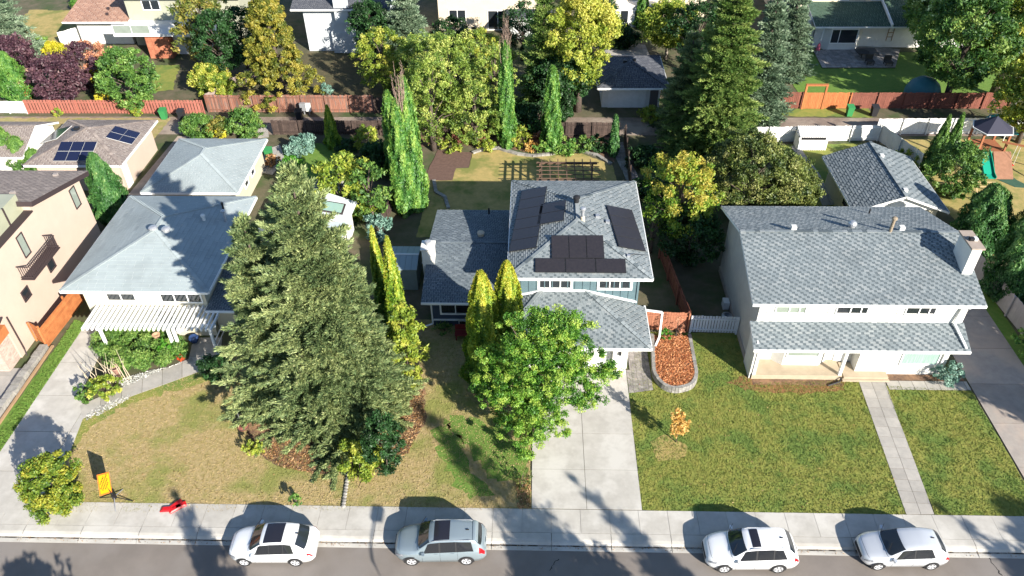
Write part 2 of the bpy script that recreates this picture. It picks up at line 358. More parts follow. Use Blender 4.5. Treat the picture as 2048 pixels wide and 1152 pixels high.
def fence(p0, p1, h, label, m, bw=.15, gap=.012, z0=0.0, posts=2.4, rails=True, side=1, name='fence', group=None, horizontal=False, jit=.02, cat='fence', postm=None):
    p0, p1 = Vector((p0[0], p0[1], z0)), Vector((p1[0], p1[1], z0)); d = p1-p0; L = d.length; d.normalize(); nrm = Vector((-d.y, d.x, 0))*side
    th = thing(name, label, cat, tuple(p0), group); ang = math.atan2(d.y, d.x)
    if horizontal:
        n = int(h/bw); k = max(1, round(L/posts))
        me = MB().box(0, L/k-.02, -.012, .012, 0, bw-gap).mesh('board', m)
        for j in range(k):
            for i in range(n): inst('board', me, th, p0+d*(L/k*j+.01)+Vector((0, 0, .03+i*bw))+nrm*random.uniform(-.004, .004), ang)
    else:
        n = int(L/(bw+gap)); me = MB().box(-bw/2, bw/2, -.011, .011, .02, h).mesh('board', m)
        for i in range(n):
            inst('board', me, th, p0+d*((i+.5)*L/n)+nrm*random.uniform(-.006, .006), ang+random.uniform(-.03, .03), (1, 1, 1+random.uniform(-jit, jit)))
    if rails:
        for z in (.3, h-.25):
            b = MB().bar(p0-nrm*.045+Vector((0, 0, z)), p1-nrm*.045+Vector((0, 0, z)), .05, .09); part('rail', b, postm or m, th)
    k = max(1, round(L/posts)); pm = MB().box(-.05, .05, -.05, .05, 0, h+.04).mesh('post', postm or m)
    for i in range(k+1): inst('post', pm, th, p0+d*(L*i/k)-nrm*.1, ang)
    return th
def slabs(name, poly, cx, cy, m, kind='structure', gap=.012, z=.03, z0=-.1, rot=0, label=None, piece='slab', ox=None, oy=None):
    """a paved surface: a thin joint bed with separately cut slabs on it"""
    P = [(p[0], p[1]) for p in poly]; bed = MB().prism(P, z0, z-.02)
    th = D.objects.new(name, bed.mesh(name, EARTH)); COL.objects.link(th); th['kind'] = kind
    if label: th['label'] = label
    ca, sa = math.cos(rot), math.sin(rot); Q = [(x*ca+y*sa, -x*sa+y*ca) for x, y in P]
    x0 = min(a for a, b in Q) if ox is None else ox; x1 = max(a for a, b in Q); y0 = min(b for a, b in Q) if oy is None else oy; y1 = max(b for a, b in Q)
    nx = max(1, math.ceil((x1-x0)/cx-.05)); ny = max(1, math.ceil((y1-y0)/cy-.05)); cnt = 0; rest = MB()
    for j in range(ny):
        for i in range(nx):
            a, b = x0+i*cx+gap, y0+j*cy+gap; c, d = x0+(i+1)*cx-gap, y0+(j+1)*cy-gap
            if i == nx-1: c = max(c, x1)
            if j == ny-1: d = max(d, y1)
            s = clip_poly_rect(Q, a, b, c, d)
            if len(s) < 3 or area2(s) < .01: continue
            s = [(x*ca-y*sa, x*sa+y*ca) for x, y in s]; dz = random.uniform(-.004, .004)
            if cnt < 290: part(piece, MB().prism(s, z-.015, z+dz), m, th); cnt += 1
            else: rest.prism(s, z-.015, z+dz)
    if rest.v: part('small_'+piece, rest, m, th, kind='stuff')
    return th
def clip_poly_rect(Q, x0, y0, x1, y1):
    s = clip(Q, 1, 0, -x0)
    for k in ((-1, 0, x1), (0, 1, -y0), (0, -1, y1)):
        if len(s) < 3: return []
        s = clip(s, *k)
    return s
def sheet(name, poly, z, m, kind='structure', label=None, n=0, amp=0):
    """flat ground cover with a ragged edge"""
    P = [Vector((p[0], p[1])) for p in poly]; out = []
    for i in range(len(P)):
        a, b = P[i], P[(i+1) % len(P)]; k = max(1, int((b-a).length/.35)) if amp else 1
        for j in range(k):
            q = a+(b-a)*(j/k)
            if amp: q = q+Vector((random.uniform(-amp, amp), random.uniform(-amp, amp)))
            out.append((q.x, q.y))
    mb = MB(); mb.v = [(x, y, z) for x, y in out]; a = sum(out[i][0]*out[(i+1) % len(out)][1]-out[(i+1) % len(out)][0]*out[i][1] for i in range(len(out)))
    idx = list(range(len(out))); mb.f = [tuple(idx if a > 0 else idx[::-1])]; mb.m = [0]
    o = D.objects.new(name, mb.mesh(name, m)); COL.objects.link(o); o['kind'] = kind
    if label: o['label'] = label
    return o

# ------------------------------------------------------------------ foliage
def unit(a): return a/np.maximum(np.linalg.norm(a, axis=-1, keepdims=True), 1e-9)
def leafmesh(name, C, A, N, L, W, tint, m):
    """one small leaf or needle spray per row of C"""
    k = len(C); A = unit(A); B = unit(np.cross(N, A)); L = np.broadcast_to(L, (k,))[:, None]*1.25; W = np.broadcast_to(W, (k,))[:, None]*1.25
    V = np.empty((k, 3, 3), np.float32); V[:, 0] = C-A*L*.4-B*W*.5; V[:, 1] = C-A*L*.4+B*W*.5; V[:, 2] = C+A*L*.6
    me = D.meshes.new(name); me.vertices.add(3*k); me.loops.add(3*k); me.polygons.add(k)
    me.vertices.foreach_set('co', V.ravel()); me.loops.foreach_set('vertex_index', np.arange(3*k, dtype=np.int32))
    me.polygons.foreach_set('loop_start', np.arange(0, 3*k, 3, dtype=np.int32)); me.polygons.foreach_set('loop_total', np.full(k, 3, np.int32))
    at = me.attributes.new('tint', 'FLOAT', 'FACE'); at.data.foreach_set('value', np.clip(tint, 0, 1).astype(np.float32))
    me.materials.append(m); me.update(calc_edges=True); return me
def scatter(K, S, n, out_w=.6, rng=None, up=.25):
    """leaf centres gathered round clump centres K (k,3) with radii S (k,3)"""
    rng = rng or RNG; k = len(K); i = np.repeat(np.arange(k), n); d = unit(rng.normal(size=(len(i), 3)))
    r = rng.random(len(i))**.45; C = K[i]+d*r[:, None]*S[i]
    N = unit(d*out_w+rng.normal(size=d.shape)*.55+np.array([0, 0, up])); A = unit(rng.normal(size=d.shape)+d*.4)
    return C, A, N, i
def deciduous(name, base, h, r, label, m, leaf=.135, dens=.85, z0=.25, shape='round', clumps=None, cat='tree', group=None, trunk=True, csize=.32, tj=.25, squash=.8, seed=None, tmul=1, bark=None, trad=None, lean=(0, 0), parts=True, topt=0, blobs=None):
    """broad-leaved tree or shrub: crown of many separate leaf clumps round an uneven envelope, over a trunk with limbs"""
    rng = np.random.default_rng(seed or int(abs(base[0]*97+base[1]*31))+5); base = Vector(base)
    th = thing(name, label, cat, tuple(base), group); lo = h*z0; cz = (h+lo)/2; rz = (h-lo)/2
    k = int((clumps or max(14, int(26*(r*r+r*rz)/3)))*2.3); ph = rng.random(6)*6.28
    a = rng.random(k)*2*math.pi; t = rng.random(k)
    zz = -1+2*t**.85
    if shape == 'column': prof = np.minimum(1, (1-zz)**.55)*np.minimum(1, .45+(zz+1)*1.2)*.95
    elif shape == 'cone': prof = np.clip((1-zz)/1.75, .04, 1)**.8
    elif shape == 'vase': prof = np.clip(.35+.5*(zz+1), 0, 1)*np.sqrt(np.clip(1.05-zz**4, 0, 1))
    else: prof = np.sqrt(np.clip(1-zz**2, 0, 1))
    lump = 1+.16*np.sin(3*a+ph[0]+zz*2)+.12*np.sin(5*a+ph[1]-zz*3)+.1*np.sin(2*a+ph[2]); rad = r*prof*lump*(.35+.65*rng.random(k)**.4)
    K = np.stack([np.cos(a)*rad, np.sin(a)*rad, cz+zz*rz*(1+.06*rng.normal(size=k))], 1)
    if blobs:      # crown made of several unequal masses
        B = np.array([(q[0]-base.x, q[1]-base.y, q[2], q[3]) for q in blobs]); wv = B[:, 3]**2.2; pick = rng.choice(len(B), k, p=wv/wv.sum()); dd = unit(rng.normal(size=(k, 3)))*(rng.random((k, 1))**.4); K = B[pick, :3]+dd*B[pick, 3:4]*np.array([1, 1, .8])
    K[:, 2] = np.clip(K[:, 2], .08*h, h*1.02)
    cs = csize*r*(.55+.75*rng.random(k)) if shape != 'column' and shape != 'cone' else csize*r*(.6+.7*rng.random(k))
    cs = cs*.64
    Sz = cs*(squash if shape not in ('column',) else 2.4)
    Sx = np.stack([cs, cs, Sz], 1); n = max(6, int(62*dens*(np.mean(cs)/leaf/3)**2*(1.5 if shape == 'column' else 1)))
    C, A, N, i = scatter(K, Sx, n, rng=rng)
    C[:, 0] += lean[0]*C[:, 2]/h; C[:, 1] += lean[1]*C[:, 2]/h
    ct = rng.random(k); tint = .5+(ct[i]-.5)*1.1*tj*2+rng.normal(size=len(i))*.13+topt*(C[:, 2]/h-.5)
    ok = C[:, 2] > .04; C, A, N, tint = C[ok], A[ok], N[ok], tint[ok]
    if shape == 'column': A = unit(A*.6+np.array([0, 0, 1]))
    me = leafmesh('crown' if parts else name, C, A, N, leaf*(.7+.6*rng.random(len(C)))*1.35, leaf*(.6+.5*rng.random(len(C))), tint, m)
    o = D.objects.new('crown' if trunk else 'foliage', me); COL.objects.link(o); o.parent = th
    if trunk:
        tr = trad or max(.05, .028*h); b = MB(); top = Vector((lean[0]*.8, lean[1]*.8, h*.82)); o3 = wloc(th)
        pts = [o3+top*f+Vector((rng.normal()*.02*h*f, rng.normal()*.02*h*f, 0)) for f in (0, .25, .5, .75, 1)]
        b.tube(pts, [tr*1.25, tr, tr*.75, tr*.45, tr*.15], 8)
        for q in rng.choice(k, min(k, 14), replace=False):
            e = Vector(K[q])+Vector((lean[0]*K[q][2]/h, lean[1]*K[q][2]/h, 0)); s = max(.12*h, min(e.z*.6, .7*h)); st = top*(s/top.z); md = st.lerp(e, .5)+Vector((0, 0, .04*h))
            b.tube([o3+st, o3+md, o3+e], [tr*.42, tr*.25, tr*.07], 5, cap=False)
        part('trunk', b, bark or BARK, th, smooth=True)
    return th
def conifer(name, base, h, r, label, m, br=230, per=110, spray=.16, wide=.06, droop=.28, z0=.04, p=.85, cat='tree', group=None, seed=None, lean=(0, 0), tj=.3, ragged=.22, rise=.05, thick=.2, side=.55, nf=4):
    """spruce: limbs in whorls, each a main finger with side fingers, every finger a brush of short needle sprays with dark gaps between"""
    rng = np.random.default_rng(seed or int(abs(base[0]*57+base[1]*13))+3); base = Vector(base); th = thing(name, label, cat, tuple(base), group)
    lev = max(8, int(h/.72)); per_l = max(6, round(br/lev)); br = lev*per_l; li = np.repeat(np.arange(lev), per_l); f = z0+(1-z0)*((li+.5+rng.normal(size=br)*.10)/lev)**1.12; f = np.clip(f, z0, .995)
    hh = f*h; az = np.tile(np.arange(per_l), lev)*2*math.pi/per_l+li*1.9+rng.normal(size=br)*.16
    lob = 1+.14*np.sin(az*3+f*7+(seed or 0))
    L = r*np.clip(1-f, .01, 1)**p*(1-ragged+ragged*1.7*rng.random(br))*(.82+.18*np.clip(f/.12, 0, 1))*lob+.15
    el = np.interp(f, [0, .5, .85, 1], [-.10, rise, .45, 1.2])+rng.normal(size=br)*.09
    D0 = np.stack([np.cos(az)*np.cos(el), np.sin(az)*np.cos(el), np.sin(el)], 1); sd = np.stack([-np.sin(az), np.cos(az), np.zeros(br)], 1)
    PS, PD, PL, PB, PT = [], [], [], [], []          # fingers: start, direction, length, branch, start parameter
    PS.append(np.zeros((br, 3))); PD.append(D0); PL.append(L); PB.append(np.arange(br)); PT.append(np.zeros(br))
    for k in range(nf):
        for sg in (-1, 1):
            t = np.clip(.20+(.68/nf)*k+rng.normal(size=br)*.04, .1, .92); ok = L > .5+.12*k
            d = unit(D0*.75+sd*sg*(.72+.2*rng.random((br, 1)))+np.array([0, 0, -.10])); ln = L*(1-t)*side*(.8+.5*rng.random(br))+.12
            PS.append((D0*(t*L)[:, None])[ok]); PD.append(d[ok]); PL.append(ln[ok]); PB.append(np.arange(br)[ok]); PT.append(t[ok])
    PS, PD, PL, PB, PT = map(np.concatenate, (PS, PD, PL, PB, PT))
    cnt = np.maximum(5, (PL/PL.sum()*br*per).astype(int)); i = np.repeat(np.arange(len(PL)), cnt); n = len(i); t = rng.random(n)**.8
    main = (i < br); lo = np.where(main, .12, 0); t = lo+(1-lo)*t
    C = PS[i]+PD[i]*(t*PL[i])[:, None]; b_ = PB[i]; rad = np.hypot(C[:, 0], C[:, 1]); Lb = L[b_]
    C[:, 2] += hh[b_]-droop*Lb*np.clip(rad/Lb, 0, 1.1)**1.5+.16*Lb*np.clip(rad/Lb, 0, 1.1)**4
    brush = rng.normal(size=(n, 3)); brush = unit(brush)*(rng.random((n, 1))**.55)*thick*(1.05-.3*t)[:, None]; brush[:, 2] = brush[:, 2]*.8+.2*thick; C = C+brush
    C[:, 2] = np.maximum(C[:, 2], .08)
    A = unit(PD[i]*.8+unit(brush)*.7+rng.normal(size=C.shape)*.2); N = unit(brush/thick+np.array([0, 0, .55])+rng.normal(size=C.shape)*.35)
    C[:, 0] += lean[0]*C[:, 2]/h; C[:, 1] += lean[1]*C[:, 2]/h
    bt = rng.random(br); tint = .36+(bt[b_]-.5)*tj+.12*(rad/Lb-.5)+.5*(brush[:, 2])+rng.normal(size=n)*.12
    me = leafmesh('crown', C, A, N, spray*(.7+.6*rng.random(n)), wide*(.7+.6*rng.random(n)), tint, m)
    o = D.objects.new('crown', me); COL.objects.link(o); o.parent = th
    b = MB(); o3 = wloc(th); top = Vector((lean[0], lean[1], h*.99)); b.tube([o3, o3+top*.5, o3+top], [.016*h+.05, .011*h+.03, .015], 8)
    for q in range(0, br):
        st = Vector((lean[0]*f[q], lean[1]*f[q], hh[q])); e = st+Vector(D0[q]*L[q]*.75)+Vector((0, 0, -droop*L[q]*.5)); b.bar(o3+st, o3+e, .01+.012*L[q])
    part('trunk', b, BARK, th); return th
def cedar(name, base, h, r, label, m, n=9000, leaf=.12, group=None, seed=None, spires=1, cat='tree', lean=(0, 0), tj=.3, topt=.5, pw=.75):
    """narrow upright cedar or juniper: dense vertical sprays on one or more tapering spires"""
    rng = np.random.default_rng(seed or int(abs(base[0]*41+base[1]*17))+9); th = thing(name, label, cat, tuple(base), group); CC = []; NN = []; TT = []
    for q in range(spires):
        hh = h*(1 if q == 0 else rng.uniform(.75, .95)); off = np.array([0, 0]) if spires == 1 else np.array([math.cos(q*2.4+1), math.sin(q*2.4+1)])*r*.42
        rr = r if spires == 1 else r*.66; t = rng.random(n//spires)**1.15; a = rng.random(len(t))*2*math.pi
        prof = np.clip(1-t, 0, 1)**pw*np.minimum(1, .55+t*3); ridge = 1+.20*np.sin(a*4+t*9+q)+.15*np.sin(a*7-t*17)+.06*np.sin(t*31+a*3)
        R_ = rr*prof*ridge*(.72+.28*rng.random(len(t))**.5)+.02; ca, sa = np.cos(a), np.sin(a)
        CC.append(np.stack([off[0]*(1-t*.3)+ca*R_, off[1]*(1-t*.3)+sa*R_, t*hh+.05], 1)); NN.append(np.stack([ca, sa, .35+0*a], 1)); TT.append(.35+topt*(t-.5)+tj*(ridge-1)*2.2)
    C = np.concatenate(CC); N = unit(np.concatenate(NN)+rng.normal(size=C.shape)*.45); tint = np.concatenate(TT)+rng.normal(size=len(C))*.14
    C[:, 0] += lean[0]*C[:, 2]/h; C[:, 1] += lean[1]*C[:, 2]/h
    A = unit(np.array([0, 0, 1.])+rng.normal(size=C.shape)*.45)
    me = leafmesh('crown', C, A, N, leaf*(.9+1.2*rng.random(len(C))), leaf*(.5+.5*rng.random(len(C))), tint, m)
    o = D.objects.new('crown', me); COL.objects.link(o); o.parent = th
    o3 = wloc(th); part('trunk', MB().tube([o3, o3+Vector((lean[0]*.8, lean[1]*.8, h*.8))], [.03+.01*h, .015], 6), BARK, th); return th
def shrub(name, base, h, r, label, m, **k):
    k.setdefault('leaf', .12); k.setdefault('z0', .0); k.setdefault('csize', .40); k.setdefault('dens', 1.5); k.setdefault('trad', .03)
    return deciduous(name, base, h, r, label, m, cat='shrub', **k)
def turf(name, polys, n, m, blade=.09, label=None, z=.0, hgt=.05, kind='stuff'):
    """short separate tufts standing on a lawn"""
    C = []; polys = [[(p[0], p[1]) for p in P] for P in polys]; ar = [area2(P) for P in polys]; T = sum(ar)
    for P, a in zip(polys, ar):
        k = int(n*a/T); x0, x1 = min(p[0] for p in P), max(p[0] for p in P); y0, y1 = min(p[1] for p in P), max(p[1] for p in P); X = []
        pts = RNG.random((k*3, 2))*np.array([x1-x0, y1-y0])+np.array([x0, y0])
        for x, y in pts:
            if len(X) >= k: break
            if inside(x, y, P): X.append((x, y, z+hgt*.5))
        C += X
    C = np.array(C); k = len(C); N = unit(RNG.normal(size=(k, 3))*np.array([1, 1, .5])+np.array([0, 0, .35])); A = unit(RNG.normal(size=(k, 3))*.7+np.array([0, 0, .6]))
    me = leafmesh(name, C, A, N, hgt*(1+RNG.random(k)), blade*(.5+RNG.random(k)), RNG.random(k), m)
    o = D.objects.new(name, me); COL.objects.link(o); return props(o, label, None, None, kind)
def chips(name, poly, n, m, size=.07, z=.02, label=None, parent=None):
    P = [(p[0], p[1]) for p in poly]; x0, x1 = min(p[0] for p in P), max(p[0] for p in P); y0, y1 = min(p[1] for p in P), max(p[1] for p in P); C = []
    for _ in range(n*4):
        x, y = random.uniform(x0, x1), random.uniform(y0, y1)
        if inside(x, y, P): C.append((x, y, z+random.random()*.04))
        if len(C) >= n: break
    C = np.array(C); k = len(C); N = unit(RNG.normal(size=(k, 3))*.6+np.array([0, 0, 1])); A = RNG.normal(size=(k, 3))*np.array([1, 1, .3])
    if parent: C = C-np.array(wloc(parent))
    me = leafmesh(name, C, A, N, size*(.7+RNG.random(k)), size*.55*(.6+RNG.random(k)), RNG.random(k), m); o = D.objects.new(name, me); COL.objects.link(o); o.parent = parent
    return props(o, label, None, None, 'stuff')
L_SPR = leafmat('spruce_needles', ['2e4426', '667a4e', 'a2ac70', 'cfcf9c'], .15)
L_SPB = leafmat('blue_spruce_needles', ['304636', '60785c', '94a688', 'c0cab0'], .15)
L_SPO = leafmat('olive_spruce_needles', ['2c4222', '5c7c38', '98a85a', 'c6cc7e'], .18)
L_ASH = leafmat('ash_leaves', ['2c5416', '4a7e22', '7ca63a', 'b0c456'], .35)
L_GRN = leafmat('green_leaves', ['24481a', '42682a', '688a3a', '94a856'], .3)
L_POP = leafmat('poplar_leaves', ['2e5a22', '4c7e30', '7aa046', 'a8bc5c'], .3)
L_WIL = leafmat('willow_leaves', ['4e6a2a', '728c36', '9aae4c', 'c0c46a'], .35)
L_YEL = leafmat('yellow_leaves', ['8a961e', 'b8b42a', 'd8c838', 'e4d85a'], .35)
L_YGR = leafmat('yellow_green_leaves', ['4e6a22', '78902e', 'a6b042', 'c8c25a'], .35)
L_LAR = leafmat('golden_olive_leaves', ['46561c', '74782a', '9a9438', 'aa9a42'], .3)
L_PUR = leafmat('plum_leaves', ['2a1722', '432a36', '5d3f49', '7a5a5c'], .2)
L_PNK = leafmat('pink_autumn_leaves', ['8a5a44', 'b87a60', 'd39a78', 'dcb48c'], .3)
L_ORG = leafmat('orange_autumn_leaves', ['a88038', 'd0a454', 'e0b86c', 'ecd088'], .35)
L_MAP = leafmat('turning_maple_leaves', ['42701e', '6a8e2c', '96a83a', 'b8a848'], .35)
L_CED = leafmat('golden_cedar_leaves', ['3a641e', '668a26', '9aa834', 'c4b640'], .25)
L_CEG = leafmat('green_cedar_leaves', ['1e4420', '35642e', '568042', '8aa05a'], .25)
L_OLV = leafmat('wispy_olive_leaves', ['34481f', '54642c', '76803c', '96965a'], .25)
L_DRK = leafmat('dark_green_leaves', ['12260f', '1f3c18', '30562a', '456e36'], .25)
L_DEAD = leafmat('dead_twigs', ['4a3026', '6e4c3c', '8a6a58', 'a38672'], .1)
L_JUN = leafmat('juniper_leaves', ['26441a', '42682a', '64883a', '92a856'], .2)
L_BLJ = leafmat('blue_juniper_leaves', ['3c5e50', '5c8070', '86a898', 'a5c2b2'], .2)
L_OLG = leafmat('rusty_olive_leaves', ['3c4e1e', '62702e', '8c883c', 'a08440'], .3)
L_DRY = leafmat('dry_grass_blades', ['7a6838', 'a08a54', 'c2a874', 'd8c094'], .2)
L_TUR = leafmat('turf_blades', ['4a561a', '6a6a22', '8c8236', 'a4984a'], .25)
L_LSH = leafmat('lush_blades', ['2c5c14', '3f7a1c', '559028', '72a43a'], .25)
L_CHIP = leafmat('wood_chips', ['7a4224', 'a3603a', 'c88656', 'e0a878'], 0)
L_MUL = leafmat('fallen_leaves', ['5c3d26', '85603e', 'a57e54', 'bd9c74'], 0)
L_WHT = leafmat('white_pebbles', ['8a8a84', 'aaa9a2', 'c8c6be', 'e0ded6'], 0)
L_BSH = leafmat('bush_leaves', ['3c5a1a', '5e7a26', '8a9632', 'b4a83c'], .25)
Z3 = Vector((0, 0, 1)); XP, YP, YM, XM = Vector((1, 0, 0)), Vector((0, 1, 0)), Vector((0, -1, 0)), Vector((-1, 0, 0))
def gs(*pts, z=0.0): return [g(x, y, z) for x, y in pts]
# ================================================================== THE SETTING
part('ground', MB().quad((-220, 23.2, -.02), (220, 23.2, -.02), (220, 330, -.02), (-220, 330, -.02)).quad((-220, -120, -.02), (220, -120, -.02), (220, 13.4, -.02), (-220, 13.4, -.02)), EARTH, kind='structure')
part('road', MB().quad((-220, 13.3, -.14), (220, 13.3, -.14), (220, 23.3, -.14), (-220, 23.3, -.14)), ASPH, kind='structure')
kb = D.objects.new('kerb', MB().box(-200, 200, 23.05, 23.3, -.2, -.06).mesh('kerb', CONCD)); COL.objects.link(kb); kb['kind'] = 'structure'
gt = MB(); ks = MB()
prof = [(22.68, -.128), (22.98, -.115), (23.10, -.015), (23.26, .022), (23.62, .03)]
k = 0
for q in range(len(prof)-1): ks.quad((.012, *prof[q]), (3.088, *prof[q]), (3.088, *prof[q+1]), (.012, *prof[q+1]))
ks.quad((.012, 22.68, -.128), (.012, 23.62, .03), (.012, 23.62, -.15), (.012, 22.68, -.15)); ks.quad((3.088, 22.68, -.15), (3.088, 23.62, -.15), (3.088, 23.62, .03), (3.088, 22.68, -.128))
ks.quad((.012, 22.68, -.15), (3.088, 22.68, -.15), (3.088, 22.68, -.128), (.012, 22.68, -.128))
kme = ks.mesh('kerbstone', CONC)
for i in range(-11, 11): inst('kerbstone', kme, kb, (i*3.1+1.05, 0, 0))
part('gutter_grime', MB().quad((-200, 22.9, -.110), (200, 22.9, -.110), (200, 22.99, -.1075), (-200, 22.99, -.1075)), mat('damp_grime', (.05, .042, .035), (.25, .23, .2), 2.2, .8, lo=.42, hi=.55), kb)
sw = D.objects.new('sidewalk', MB().box(-200, 200, 23.63, 25.09, -.1, .0).mesh('sidewalk', CONCD)); COL.objects.link(sw); sw['kind'] = 'structure'
sme = [MB().box(.008, 1.542, 23.64, 25.08, -.02, z).mesh('slab', CONC) for z in (.026, .03, .033)]
for i in range(-22, 22): inst('slab', random.choice(sme), sw, (i*1.55+1.05, 0, 0))
part('far_sidewalk', MB().box(-200, 200, 11.6, 13.4, -.2, .02), CONC, kind='structure')
part('far_lawn', MB().quad((-200, -60, .0), (200, -60, .0), (200, 11.55, .0), (-200, 11.55, .0)), GRASSG, kind='structure')
# lawns, beds and paths, each its own sheet a little above the one below
left_lawn = gs((145, 1026), (72, 1026), (138, 905), (165, 840), (235, 800), (320, 767), (395, 744), (440, 700), (520, 640), (760, 640), (800, 760), (730, 950), (690, 1022)); sheet('left_lawn', left_lawn, .004, GRASSD, amp=.07)
mid_lawn = gs((690, 1021), (730, 950), (800, 760), (790, 640), (1030, 640), (1060, 760), (1062, 1021)); sheet('middle_lawn', mid_lawn, .008, GRASSD, amp=.06)
for P in (gs((880, 840), (920, 830), (1000, 860), (1060, 905), (1055, 960), (985, 960), (940, 900)), gs((865, 860), (905, 850), (940, 930), (985, 990), (940, 1000), (890, 940)), gs((160, 830), (235, 800), (320, 768), (395, 746), (470, 730), (440, 760), (330, 785), (240, 815), (175, 860), (148, 910), (140, 905))):
    sheet('green_turf_patch', P, .012, GRASSL if P[0].x > -10 else GRASSG, amp=.25)
right_lawn = gs((1290, 1021), (1253, 752), (1310, 668), (1480, 668), (1500, 757), (1716, 760), (1812, 1029)); right_lawn = [Vector((5.95, 25.1)), Vector((5.95, 34.6)), Vector((7.3, 39.2)), Vector((13.7, 39.2)), Vector((13.7, 34.6)), g(1716, 760), g(1814, 1031)]
sheet('right_lawn', right_lawn, .004, GRASSG, amp=.05)
far_right_lawn = [g(1870, 1030), g(1770, 772), Vector((27.1, 34.2)), Vector((27.1, 25.1))]; sheet('side_lawn', far_right_lawn, .004, GRASSG, amp=.05)
sheet('side_lawn_edge', [Vector((31.3, 25.1)), Vector((32.3, 25.1)), Vector((32.3, 47)), Vector((31.3, 47))], .004, GRASSL, amp=.04)
sheet('grass_strip', gs((0, 905), (-40, 905), (0, 850), (150, 640), (172, 648)), .004, GRASSL, amp=.05)
sheet('mulch_bed', gs((500, 890), (560, 935), (640, 948), (700, 940), (760, 935), (815, 905), (850, 840), (850, 760), (800, 700), (560, 700), (480, 820)), .016, MULCH, amp=.14)
sheet('foundation_bed', [Vector((13.8, 34.45)), Vector((13.8, 34.93)), Vector((19.3, 34.93)), Vector((19.3, 34.45))], .022, MULCH, amp=.05)
sheet('foundation_bed', [Vector((22.3, 34.95)), Vector((22.3, 35.6)), Vector((27, 35.6)), Vector((27, 34.95))], .012, MULCH, amp=.03)
sheet('bare_patch', gs((1480, 752), (1690, 764), (1690, 782), (1600, 788), (1500, 782), (1455, 765)), .016, mat('scorched_turf', (.30, .13, .06), (.16, .12, .04), 2.5, .95, bump=.6, bscale=16), amp=.15)
sheet('dry_patch', gs((1300, 885), (1340, 870), (1380, 890), (1370, 915), (1320, 920)), .012, GRASSY, amp=.2)
sheet('back_lawn', [Vector((-9.2, 50)), Vector((-9, 58.6)), Vector((-6.9, 60.4)), Vector((-5.8, 60.6)), g(945, 306), g(1000, 300), g(1050, 312), g(1110, 310), g(1160, 306), g(1225, 330), Vector((7.3, 55)), Vector((7.3, 50))], .006, GRASSY, amp=.05)
sheet('garden_plot', gs((876, 300), (944, 305), (938, 335), (912, 336), (905, 361), (846, 361)), .02, SOIL, amp=.03)
sheet('side_yard', [Vector((-12, 37)), Vector((-12, 62)), Vector((-9.2, 58)), Vector((-9.2, 50)), Vector((-6.5, 50)), Vector((-6.5, 37))], .004, EARTH)
sheet('left_back_lawn', gs((560, 300), (640, 285), (720, 330), (740, 400), (640, 380), (560, 350)), .006, GRASSL, amp=.15)
sheet('right_back_lawn', [Vector((21, 47)), Vector((21, 64.8)), Vector((31.5, 65.2)), Vector((33.4, 62)), Vector((31.5, 47))], .006, GRASSG, amp=.05)
sheet('play_lawn', [Vector((33.6, 48)), Vector((33.6, 66)), Vector((48, 66)), Vector((48, 48))], .006, GRASSY, amp=.05)
sheet('green_roofed_house_lawn', [Vector((27, 74)), Vector((27, 86)), Vector((50, 86)), Vector((50, 74))], .006, GRASSL, amp=.05)
sheet('north_west_lawn', gs((60, 20), (150, 20), (170, 60), (140, 120), (60, 90), (20, 60)), .006, GRASSY, amp=.2)
sheet('red_house_lawn', gs((310, 130), (360, 130), (345, 180), (300, 185)), .008, GRASSG, amp=.15)
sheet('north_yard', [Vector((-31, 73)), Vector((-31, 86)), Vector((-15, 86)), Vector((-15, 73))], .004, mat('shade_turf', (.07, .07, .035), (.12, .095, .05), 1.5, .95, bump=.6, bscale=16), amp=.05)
sheet('alley', [Vector((-130, 66.6)), Vector((130, 66.6)), Vector((130, 70.2)), Vector((-130, 70.2))], .004, DIRT)
sheet('alley_verge', [Vector((-60, 65.3)), Vector((-36, 65.3)), Vector((-36, 69.9)), Vector((-60, 69.9))], .008, GRASSD, amp=.15)
sheet('alley_verge', [Vector((24, 70.6)), Vector((33, 70.3)), Vector((33, 72.2)), Vector((24, 72.2))], .008, GRASSG, amp=.15)
sheet('planted_bed', gs((800, 300), (870, 290), (950, 292), (1000, 292), (1050, 304), (1110, 302), (1170, 300), (1230, 325), (1235, 262), (800, 262)), .009, MULCH, amp=.1)
# paving
slabs('driveway', [(0, 25.11), (5.92, 25.11), (5.96, 35.6), (0, 35.6)], 2.97, 2.62, CONC, z=.03)
dl = gs((-60, 1030), (-40, 905), (0, 905), (172, 648), (205, 640), (215, 680), (165, 780), (166, 838), (140, 905), (72, 1024))
slabs('left_driveway', dl, 6.5, 2.9, CONC, z=.03, ox=-34, gap=.015)
slabs('garden_path', gs((166, 838), (160, 812), (250, 772), (330, 738), (384, 716), (398, 744), (330, 769), (235, 803)), 1.2, 3, CONCW, z=.034, rot=.34)
slabs('porch_path', gs((372, 742), (384, 690), (400, 676), (445, 676), (440, 712), (418, 742)), 2.4, 1.3, CONCW, z=.034)
wk = [g(1812, 1029), g(1868, 1029), g(1768, 760), g(1716, 760)]; aw = math.atan2(wk[3].x-wk[0].x, wk[3].y-wk[0].y)
slabs('front_walk', wk, .78, .76, CONCW, z=.03, rot=-aw, gap=.01)
slabs('cross_walk', [(22.1, 34.15), (27.1, 34.15), (27.1, 34.9), (22.1, 34.9)], .8, .8, CONCW, z=.03)
slabs('right_driveway', [(27.2, 25.11), (31.3, 25.11), (31.3, 48), (27.2, 48)], 4.2, 3.2, CONCD, z=.03)
slabs('paver_path', [(6.0, 33.6), (7.5, 33.9), (7.5, 38.6), (6.2, 38.6), (6.2, 35.6), (5.98, 35.6)], .32, .22, PAVER, z=.035, piece='paver', gap=.006)
